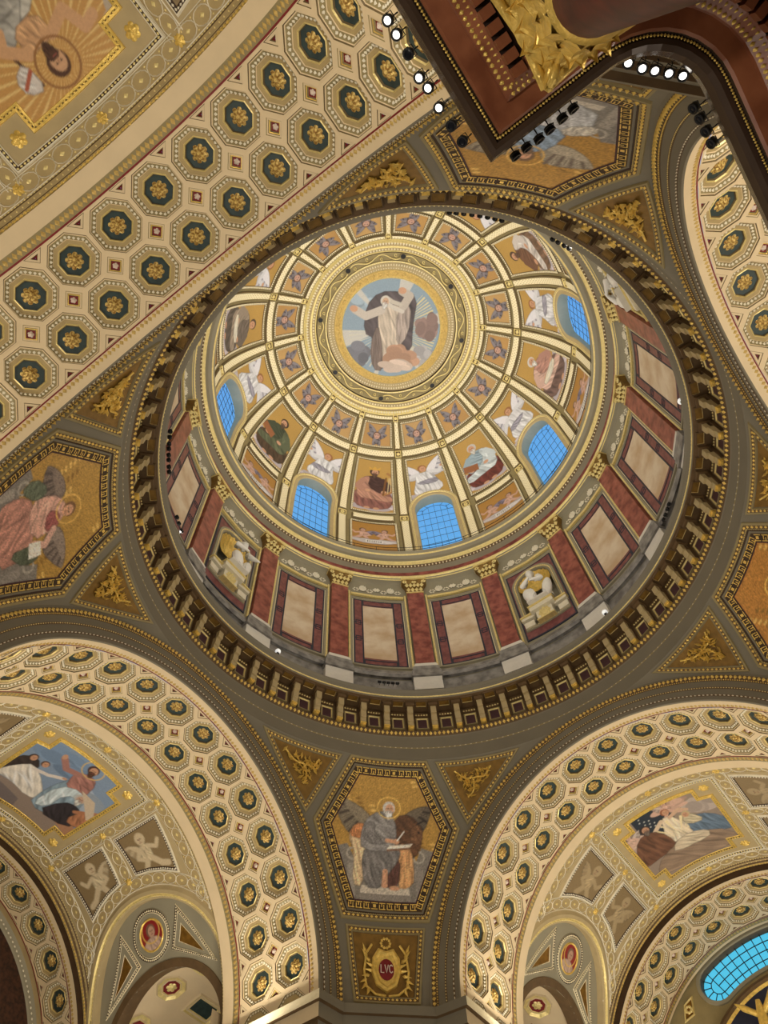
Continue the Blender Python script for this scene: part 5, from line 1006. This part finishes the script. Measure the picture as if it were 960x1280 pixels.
for k in range(-7, 9):
    az = 45 - 22.5 * k; mp = sphere_map(DZ, DR, az)
    under = PN[k] if k % 2 == 0 else 'angel between %s and %s' % nb(k)
    r = empty('cherub_mosaic', cat='mosaic', group='cherub mosaics round the dome eye', label=('cherub mosaic directly above the ' + under) if k % 2 == 0 else 'cherub mosaic above the ' + under.replace('prophet in ', '').replace('white bearded ', ''))
    link('frame', FR['cherub'], r, None, (0, 0, az_of(k)))
    h_ = sec(.345, 8.02) + .06; cv = Cv(-h_, h_, 7.95, 9.85, .04, (190, 152, 96) if k % 2 else (184, 142, 84)); cv.C *= (1 + .06 * cv.N[..., None]); cv.at(0, 8.9, 1.72, 1, 14 * math.sin(k * 3)); cherub(cv); picture('picture', cv, mp, .012, r, panel_path(.355, 7.98, 9.82))
    if k % 2 == 0:
        r = empty('prophet_mosaic', cat='mosaic', group='prophet mosaics of the dome', label='dome mosaic of the ' + PN[k] + ' seated on clouds')
        link('frame', FR['prophet'], r, None, (0, 0, az_of(k)))
        h_ = sec(.345, 2.0) + .06; cv = Cv(-h_, h_, 1.95, 6.92, .042, GOLDBG); cv.C *= (1 + .05 * cv.N[..., None]); s_ = STY[k]; cv.at(0, 2.2, 4.0, 1.08 if k % 4 == 0 else -1.08); seated(cv, *s_); picture('picture', cv, mp, .012, r, panel_path(.355, 1.96, 6.9))
        r = empty('putti_mosaic', cat='mosaic', group='putti mosaics at the dome foot', label='mosaic of two putti with a banner below the ' + PN[k])
        link('frame', FR['putti'], r, None, (0, 0, az_of(k)))
        h_ = sec(.345, 0) + .04; cv = Cv(-h_, h_, -3.2, .7, .06, (176, 128, 60)); cv.at(-.68, -1.75, 1.75); putto(cv); cv.at(.68, -1.75, 1.75, -1); putto(cv)
        cv.at(0, 0).poly([(-1.5, -2.0), (1.5, -2.0), (1.5, -1.45), (-1.5, -1.45)], (206, 196, 196), (.1, 8, 80)); cv.poly([(-.55, -1.9), (.55, -1.9), (.55, -1.55), (-.55, -1.55)], (226, 220, 214), smooth=False)
        for q in range(7): cv.line([(-.42 + .14 * q, -1.82), (-.42 + .14 * q, -1.64)], .05, (80, 70, 70))
        picture('picture', cv, mp, .012, r, panel_path(.355, -3.2, .69))
    else:
        a_, b_ = nb(k); sh = lambda s_: s_.replace('prophet in ', '').replace('white bearded ', '')
        r = empty('angel_mosaic', cat='mosaic', group='angel mosaics over the dome windows', label='white robed angel mosaic between %s and %s' % (sh(a_), sh(b_)))
        link('frame', FR['angel'], r, None, (0, 0, az_of(k)))
        h_ = sec(.345, 1.0) + .06; cv = Cv(-h_, h_, 1.0, 6.92, .042, GOLDBG); cv.C *= (1 + .05 * cv.N[..., None]); cv.at(0, 3.6, 2.95, 1.2 if k % 4 == 1 else -1.2, 6 * math.sin(k)); angel(cv, arms=k % 3)
        cv.at(0, 0); cv.cloud(-.7, 3.5, .8, .4, (190, 180, 184), 8, k + 9); picture('picture', cv, mp, .012, r, panel_path(.355, 1.0, 6.9), win_path(.15))
        # window
        wn_ = empty('window_%d' % ((k + 9) // 2), kind='structure', cat='window', label='arched blue dome window below the angel between %s and %s' % (sh(a_), sh(b_)))
        mb = MB(); wpth = win_path(0); sweep(mb, mp, wpth, [(-.46, 0, 0), (-.44, .08, 0), (-.30, .09, 1), (-.26, .07, 0), (-.06, .10, 0), (.0, .06, 2)], seg=.4); beads(mb, mp, wpth, -.35, .08, .12, .05, .045, .06, m=1)
        # splayed reveal out to the glass
        q = dens(wpth, counts(wpth, .3, True), True); P0 = np.stack(mp(q[:, 0], q[:, 1], .06 + 0 * q[:, 0]), -1)
        er = np.array([math.cos(math.radians(az)), math.sin(math.radians(az)), 0]); et = np.array([math.sin(math.radians(az)), -math.cos(math.radians(az)), 0])
        lx = P0 @ et * .985; lz = np.where(P0[:, 2] > 44, P0[:, 2] + .1, P0[:, 2]); RG = 10.86; P1 = er * RG + lx[:, None] * et + np.stack([0 * lz, 0 * lz, lz], 1)
        mb.grid(np.stack([P0, P1]), 2, False, True); mb.obj('surround', ['buff', 'pale_gold', 'sky_blue_plaster'], wn_)
        mb = MB(); mb.add(P1 + er * .05, [tuple(range(len(P1)))]); mb.obj('pane', ['glass'], wn_)
        mb = MB(); zt = P1[:, 2].max(); hw = np.abs(lx).max(); zc_ = zt - hw
        def gp(x, z): return tuple(er * RG + et * x + np.array([0, 0, z]))
        for j in range(-2, 3):
            x = j * hw / 3; tube(mb, [gp(x, 39.9), gp(x, zc_ + math.sqrt(max(0, hw * hw - x * x)) * (.72 if abs(j) < 3 else 1))], .013, 4)
        for j in range(8):
            z = zc_ - j * .84; tube(mb, [gp(-hw, z), gp(hw, z)], .013, 4)
        arc = [gp(.72 * hw * math.cos(t), zc_ + .72 * hw * math.sin(t)) for t in np.linspace(0, math.pi, 13)]; tube(mb, arc, .013, 4)
        for t in np.linspace(0, math.pi, 7)[1:-1]: tube(mb, [gp(.72 * hw * math.cos(t), zc_ + .72 * hw * math.sin(t)), gp(hw * math.cos(t), zc_ + hw * math.sin(t))], .013, 4)
        mb.obj('glazing_bar', ['iron'], wn_)

# ------------------------------------------------------------------ eye of the dome
mb = MB()
y56 = 10.75; r56 = DR * math.cos(y56 / DR); z56 = DZ + DR * math.sin(y56 / DR)
lathe(mb, [(DR * math.cos(10.45 / DR), DZ + DR * math.sin(10.45 / DR) - .05, 1), (r56, z56 - .05, 0), (5.62, 52.55, 1), (5.5, 52.6, 0), (5.3, 52.78, 1), (5.22, 52.84, 2), (5.16, 52.95, 3), (4.62, 53.2, 3), (4.60, 53.12, 1), (4.5, 53.12, 2), (4.46, 53.35, 0), (3.98, 53.45, 1), (3.94, 53.38, 4), (3.50, 53.45, 1), (3.42, 53.40, 1), (3.40, 53.58, 1)], 128)
eye = mb.obj('dome_eye', ['buff', 'pale_gold', 'dark_brown', 'olive', 'old_gold'], kind='structure', cat='medallion', label='concentric gilt and olive rings round the eye of the dome')
for r_, z_, nb_, a_, b_, h_, mt in ((5.80, 52.35, 190, .075, .10, .07, 'ivory'), (5.40, 52.66, 170, .07, .08, .06, 'ivory'), (4.30, 53.36, 150, .06, .09, .06, 'ivory'), (4.08, 53.40, 150, .05, .05, .05, 'ivory'), (3.72, 53.40, 44, .2, .15, .08, 'old_gold'), (4.56, 53.1, 200, .04, .04, .04, 'ivory')):
    mb = MB(); mb.add(*ring_beads(r_, z_, nb_, a_, b_, h_, 1.3), 0, True); mb.obj('bead_ring', [mt], eye, kind='stuff')
mb = MB(); nv = 16; pts = []
for q in np.linspace(0, 2 * math.pi, 257): rr_ = 4.88 + .17 * math.sin(q * nv); pts.append((rr_ * math.cos(q), rr_ * math.sin(q), 53.02))
tube(mb, pts, .045, 5)
for i in range(32):
    q = (i + .5) * 2 * math.pi / 32; rr_ = 4.88 - .1 * math.sin(q * nv); cx, cy = rr_ * math.cos(q), rr_ * math.sin(q); tube(mb, [(cx + .12 * math.cos(t) * (1 - t / 9), cy + .12 * math.sin(t) * (1 - t / 9), 53.02) for t in np.linspace(0, 6.5, 12)], .03, 4)
mb.obj('scroll_vine', ['pale_gold'], eye, kind='stuff')
for i in range(8):
    a = math.radians(45 - 45 * i); mb = MB(); t = np.linspace(0, 2 * math.pi, 16, endpoint=False); c = np.array([4.96 * math.cos(a), 4.96 * math.sin(a)])
    rows = [np.stack([c[0] + r_ * np.cos(t), c[1] + r_ * np.sin(t), z_ + 0 * t], -1) for r_, z_ in ((.22, 53.05), (.21, 52.86), (.17, 52.86), (.165, 52.90), (.001, 52.90))]
    mb.grid(np.array(rows[:4]), 0, True, True); mb.grid(np.array(rows[3:]), 1, True, True); mb.obj('vent_hole', ['olive', 'black_metal'], eye)  # black disc stands in for the dark inside each hole
def eye_map(x, y, h):   # picture upright towards the risen figure arm
    a = math.radians(225 + 4); u = np.array([math.sin(math.radians(45)), -math.cos(math.radians(45))]); v = np.array([-math.cos(math.radians(45)), -math.sin(math.radians(45))])
    return (u[0] * x + v[0] * y, u[1] * x + v[1] * y, 53.45 - h + 0 * x)
r = empty('medallion_mosaic', cat='mosaic', label='round mosaic of a white bearded robed figure in clouds at the dome top')
cv = Cv(-3.5, 3.5, -3.5, 3.5, .042, (140, 158, 172)); cv.at(0, 0); cv.cloud(-2.2, 1.6, 1.2, .9, (156, 172, 184), 10, 2); cv.rays(0, 0, .8, 4.5, 6, (196, 192, 184), .55, 20, 380); cv.rays(0, -.1, 1.0, 3.2, 26, (216, 200, 150), .04, -40, 60); cv.rays(0, -.1, 1.0, 3.0, 12, (206, 200, 180), .03, 190, 260)
cv.cloud(2.5, .3, .8, 1.1, (146, 120, 112), 14, 4); cv.cloud(-2.2, -2.2, 1.0, .9, (116, 116, 124), 14, 7); cv.cloud(2.4, -1.6, .9, .8, (170, 166, 166), 10, 8)
cv.at(-.2, -3.1, 5.6); cv.poly([(-.30, .45), (-.32, .78), (-.18, .98), (.08, 1.02), (.30, 1.0), (.30, .60), (.34, .3), (.1, .1), (-.05, 0), (-.16, .4)], (84, 74, 76), (.3, 26, 50))
cv.poly([(-.16, .80), (.10, .86), (.22, .7), (.20, .4), (.16, .1), (0, .04), (-.06, .3), (-.14, .6)], (196, 180, 162), (.34, 34, 20)); cv.poly([(.06, .8), (.24, .9), (.26, .5), (.14, .3)], (172, 156, 146), (.3, 34, 10)); cv.poly([(-.14, .62), (-.04, .3), (.02, 0), (-.12, 0), (-.2, .3)], (120, 104, 96), (.3, 34, 10))
cv.line([(-.12, .76), (-.30, .66), (-.44, .72)], .10, (196, 184, 172)); cv.ell(-.46, .73, .05, .04, SKIN); cv.line([(.14, .84), (.20, .98), (.10, 1.02)], .10, (188, 176, 164)); cv.ell(.1, 1.03, .05, .04, SKIN)
cv.line([(-.10, .90), (-.04, .84), (.06, .80), (.14, .78)], .05, (206, 196, 184)); cv.line([(-.08, .92), (0, .88), (.1, .86)], .05, (196, 186, 172)); cv.head(-.09, .87, .055, (200, 164, 136), (206, 198, 186), (212, 206, 198))
cv.at(0, 0); cv.cloud(1.0, -2.0, 1.3, 1.0, (182, 142, 116), 16, 3); cv.cloud(.9, -2.7, 1.2, .6, (206, 184, 168), 10, 5)
picture('picture', cv, eye_map, 0.0, r, circle(0, 0, 3.44, n=72))

# ------------------------------------------------------------------ wooden entablature with gilt columns beside the crossing
ct = np.array([(-16.0, -5.98), (-10.62, -5.98), (-10.62, -7.25)] + [(-9.92 - .70 * math.cos(t), -7.27 - .70 * math.sin(t)) for t in np.linspace(.12, math.pi / 2, 9)] + [(-7.9, -7.97)])
path = ct[::-1]
def em(x, y, h): return (x, y, h + 0 * x)
ent = empty('entablature', (-11.3, -6.9, -1.65), cat='entablature', label='dark polished wooden entablature with gilt mouldings on red marble columns')
def eobj(nm, mb, mats): o = mb.obj(nm, mats, ent); o.location = (11.3, 6.9, 1.65); return o
mb = MB(); sweep(mb, em, path, [(.9, 8.35, 0), (.05, 8.30, 0), (.0, 8.22, 0), (-.01, 8.10, 0), (.02, 8.0, 0), (.07, 7.96, 0), (.115, 7.97, 0), (.12, 8.0, 0), (.16, 8.0, 0), (.165, 7.93, 0)], False, .5, False); eobj('crown_molding', mb, ['bronze'])
mb = MB(); beads(mb, lambda x, y, h: em(x, y, 7.975 - h), path, .14, 0, .032, .015, .016, .016, False); eobj('bead_row', mb, ['gold'])
mb = MB(); sweep(mb, em, path, [(.165, 7.93, 0), (.19, 7.90, 0), (.355, 7.89, 0), (.36, 7.84, 0), (.48, 7.72, 1), (.60, 7.70, 1), (.62, 7.5, 1), (.70, 7.42, 0), (.72, 7.1, 0), (.80, 7.05, 0), (.82, 6.95, 0), (2.4, 6.94, 0)], False, .5); eobj('cornice', mb, ['wood', 'dark_wood'])
x, y, tx, ty = resample(offset(path, .42, False), .055, False); mb = MB()
for X, Y, a, b in zip(x, y, tx, ty):
    for sz, dd, zz_ in ((.030, -.025, 7.82), (.022, .03, 7.77)):
        cx, cy = X - b * dd, Y + a * dd; Pq = np.array([(cx + a * sz, cy + b * sz, zz_), (cx - b * sz, cy + a * sz, zz_), (cx - a * sz, cy - b * sz, zz_), (cx + b * sz, cy - a * sz, zz_), (cx, cy, zz_ - .045)]); mb.add(Pq, [(0, 1, 4), (1, 2, 4), (2, 3, 4), (3, 0, 4)], 0, True)
eobj('leaf_molding', mb, ['gold'])
x, y, tx, ty = resample(offset(path, .53, False), .13, False); mb = MB(); mb.box((-.045, -.06, 7.60), (.045, .06, 7.72)); DM = mb.mesh('dentil', ['wood'])
for X, Y, a, b in zip(x, y, tx, ty):
    if X < -13.2: continue
    o = link('dentil', DM, ent, (X + 11.3, Y + 6.9, 1.65), (0, 0, math.atan2(b, a)))
x, y, tx, ty = resample(offset(path, .655, False), .07, False); mb = MB()
for i, (X, Y, a, b) in enumerate(zip(x, y, tx, ty)):
    sz = .034; zz_ = 7.46 + .03 * (i % 2); Pq = np.array([(X + a * sz, Y + b * sz, zz_), (X - b * sz, Y + a * sz, zz_), (X - a * sz, Y - b * sz, zz_), (X + b * sz, Y - a * sz, zz_), (X, Y, zz_ - .06)]); mb.add(Pq, [(0, 1, 4), (1, 2, 4), (2, 3, 4), (3, 0, 4)], 0, True)
eobj('leaf_molding', mb, ['gold'])
def column(cx, cy, nmx):
    mb = MB(); t = np.linspace(0, 2 * math.pi, 28, endpoint=False)
    mb.grid(np.array([np.stack([r_ * np.cos(t), r_ * np.sin(t), z_ + 0 * t], -1) for r_, z_ in ((.36, 0), (.36, .2), (.31, .3), (.33, 2.5), (.29, 7.75))]), 0, True, True)
    o = mb.obj('column_shaft', ['wine_marble'], ent); o.location = (cx + 11.3, cy + 6.9, 0)
    mb = MB(); mb.grid(np.array([np.stack([r_ * np.cos(t), r_ * np.sin(t), z_ + 0 * t], -1) for r_, z_ in ((.29, 7.70), (.33, 7.74), (.29, 7.78), (.28, 8.0), (.32, 8.3), (.42, 8.48))]), 0, True, True)
    for row, (r0, z0, L, n_) in enumerate(((.29, 7.80, .26, 9), (.30, 7.98, .28, 9), (.31, 8.14, .28, 9))):
        for i in range(n_):
            a = (i + .5 * row) * 2 * math.pi / n_; d = Vector((math.cos(a), math.sin(a), 0)); s_ = Vector((-math.sin(a), math.cos(a), 0)); rows = []
            for q in range(6):
                f = q / 5; p = d * (r0 + .03 + .11 * f ** 2.5) + Vector((0, 0, z0 + L * math.sin(f * 1.9))); wv = .105 * math.sin(math.pi * (.22 + .7 * f)) * (1 + .2 * (q % 2)); rows.append([tuple(p - s_ * wv - d * .03), tuple(p + d * .03), tuple(p + s_ * wv - d * .03)])
            mb.grid(np.array(rows), 0, False)
    for i in range(4):
        a = math.pi / 4 + i * math.pi / 2; d = Vector((math.cos(a), math.sin(a), 0))
        tube(mb, [tuple(d * .30 + Vector((0, 0, 8.1))), tuple(d * .38 + Vector((0, 0, 8.3)))] + [tuple(d * (.47 + .09 * math.cos(t_)) + Vector((0, 0, 8.40 + .09 * math.sin(t_)))) for t_ in np.linspace(2.6, -3.4, 12)], [.03] * 3 + [.038] * 11, 6)
        for s2 in (-1, 1): tube(mb, [(d * .56).to_tuple()[:2] + (8.52,), tuple(Vector((math.cos(a + s2 * math.pi / 4), math.sin(a + s2 * math.pi / 4), 0)) * .36 + Vector((0, 0, 8.52)))], .045, 6)
    mb.box((-.36, -.36, 8.50), (.36, .36, 8.60)); o = mb.obj('capital', ['gold'], ent); o.location = (cx + 11.3, cy + 6.9, 0)
column(-11.36, -6.86, 0); column(-9.75, -8.55, 1)

# ------------------------------------------------------------------ spotlights
def spot_meshes(lit):
    t = np.linspace(0, 2 * math.pi, 14, endpoint=False); c = lambda r, z: np.stack([r * np.cos(t), r * np.sin(t), z + 0 * t], -1)
    mb = MB(); mb.grid(np.array([c(.001, -.16), c(.7, -.16), c(.85, -.1), c(1, .9), c(1.0, 1.0), c(.66, 1.0), c(.64, .8)]), 0, True, True); body = mb.mesh('housing', ['black_metal'])
    mb = MB(); mb.grid(np.array([c(.66, .82), c(.5, .86), c(.001, .88)]), 0, True, True); ln = mb.mesh('lens', ['lens' if lit else 'dark_lens'])
    mb = MB(); tube(mb, [(0, -1.0, .2), (0, -1.35, -.4), (0, -1.3, -1.2)], .14, 6); tube(mb, [(-.9, 0, .3), (-.9, -1.1, .3), (.9, -1.1, .3), (.9, 0, .3)], .10, 5); br = mb.mesh('bracket', ['black_metal'])
    return body, ln, br
SPL, SPD = spot_meshes(True), spot_meshes(False)
def spotlight(p, target, s, lit, label, group):
    r = empty('spotlight', p, cat='spotlight', label=label, group=group); r.scale = (s, s, s)
    r.rotation_euler = (Vector(target) - Vector(p)).to_track_quat('Z', 'Y').to_euler(); b_, l_, k_ = SPL if lit else SPD
    link('housing', b_, r); link('lens', l_, r); link('bracket', k_, r)
SPX = [(-12.16, -5.89, 1), (-12.02, -5.89, 1), (-11.83, -5.89, 0), (-11.61, -5.86, 1), (-11.49, -5.88, 1), (-11.29, -5.87, 1), (-11.09, -5.88, 0), (-10.91, -5.89, 0), (-10.51, -6.23, 0), (-10.51, -6.36, 0), (-10.50, -6.50, 0), (-10.51, -6.63, 0), (-10.52, -6.78, 0), (-10.53, -6.91, 0), (-10.54, -7.54, 1), (-10.42, -7.63, 1), (-10.33, -7.72, 1), (-10.23, -7.82, 1), (-10.13, -7.92, 1), (-9.80, -7.91, 0), (-9.68, -7.92, 0), (-9.54, -7.92, 0), (-9.41, -7.92, 0)]
for i, (x_, y_, lit) in enumerate(SPX):
    if i < 8: tg = (x_, y_ + 4, 1.0); side = 'long straight edge'
    elif i < 14: tg = (x_ + 5, y_, 6.0); side = 'short return edge'
    elif i < 19: tg = (x_ + 2.0, y_ + 3.0, 0.0); side = 'curved corner'
    else: tg = (x_, y_ + 5, 6); side = 'edge past the curve'
    spotlight((x_, y_, 8.36), tg, .056, lit, ('glowing white' if lit else 'black unlit') + ' spotlight clamped on the wooden entablature ' + side, ('lit ' if lit else 'unlit ') + 'spotlights on the entablature ' + side)
for azl, nm in (((139.65, 138.29, 136.71, 135.57, 134.09, 132.91, 131.26, 130.05), 'pink robed evangelist'), ((118.76, 117.16, 115.15), 'statue with outstretched arm'), ((47.1, 45.9, 44.75, 43.6, 42.4), 'grey robed evangelist'), ((-47.06, -45.8, -44.3, -43.0), 'amber evangelist'), ((-140.67, -139.33, -137.85, -136.25, -134.67, -133.12, -131.62, -130.23), 'pale blue robed evangelist'), ((-119.27, -118.0, -116.56, -115.41), 'statue cut by the cornice')):
    for a in azl: spotlight(pol(9.98, a, 27.22), pol(3, a, 34), .092, False, 'black floodlight on the drum cornice above the ' + nm, 'floodlights above the ' + nm)
for a, nm in ((74.8, 'sky painting arch'), (-15.2, 'crescent window arch'), (-72.3, 'pulpit side arch')):
    r = empty('globe_lamp', pol(10.1, a, 27.06), cat='lamp', label='small white round lamp on the drum cornice above the ' + nm); mb = MB(); ellipsoid(mb, (0, 0, .12), (.13, .13, .13)); mb.obj('globe', ['lamp_white'], r); mb = MB(); mb.box((-.06, -.06, -.06), (.06, .06, .02)); mb.obj('base', ['black_metal'], r)
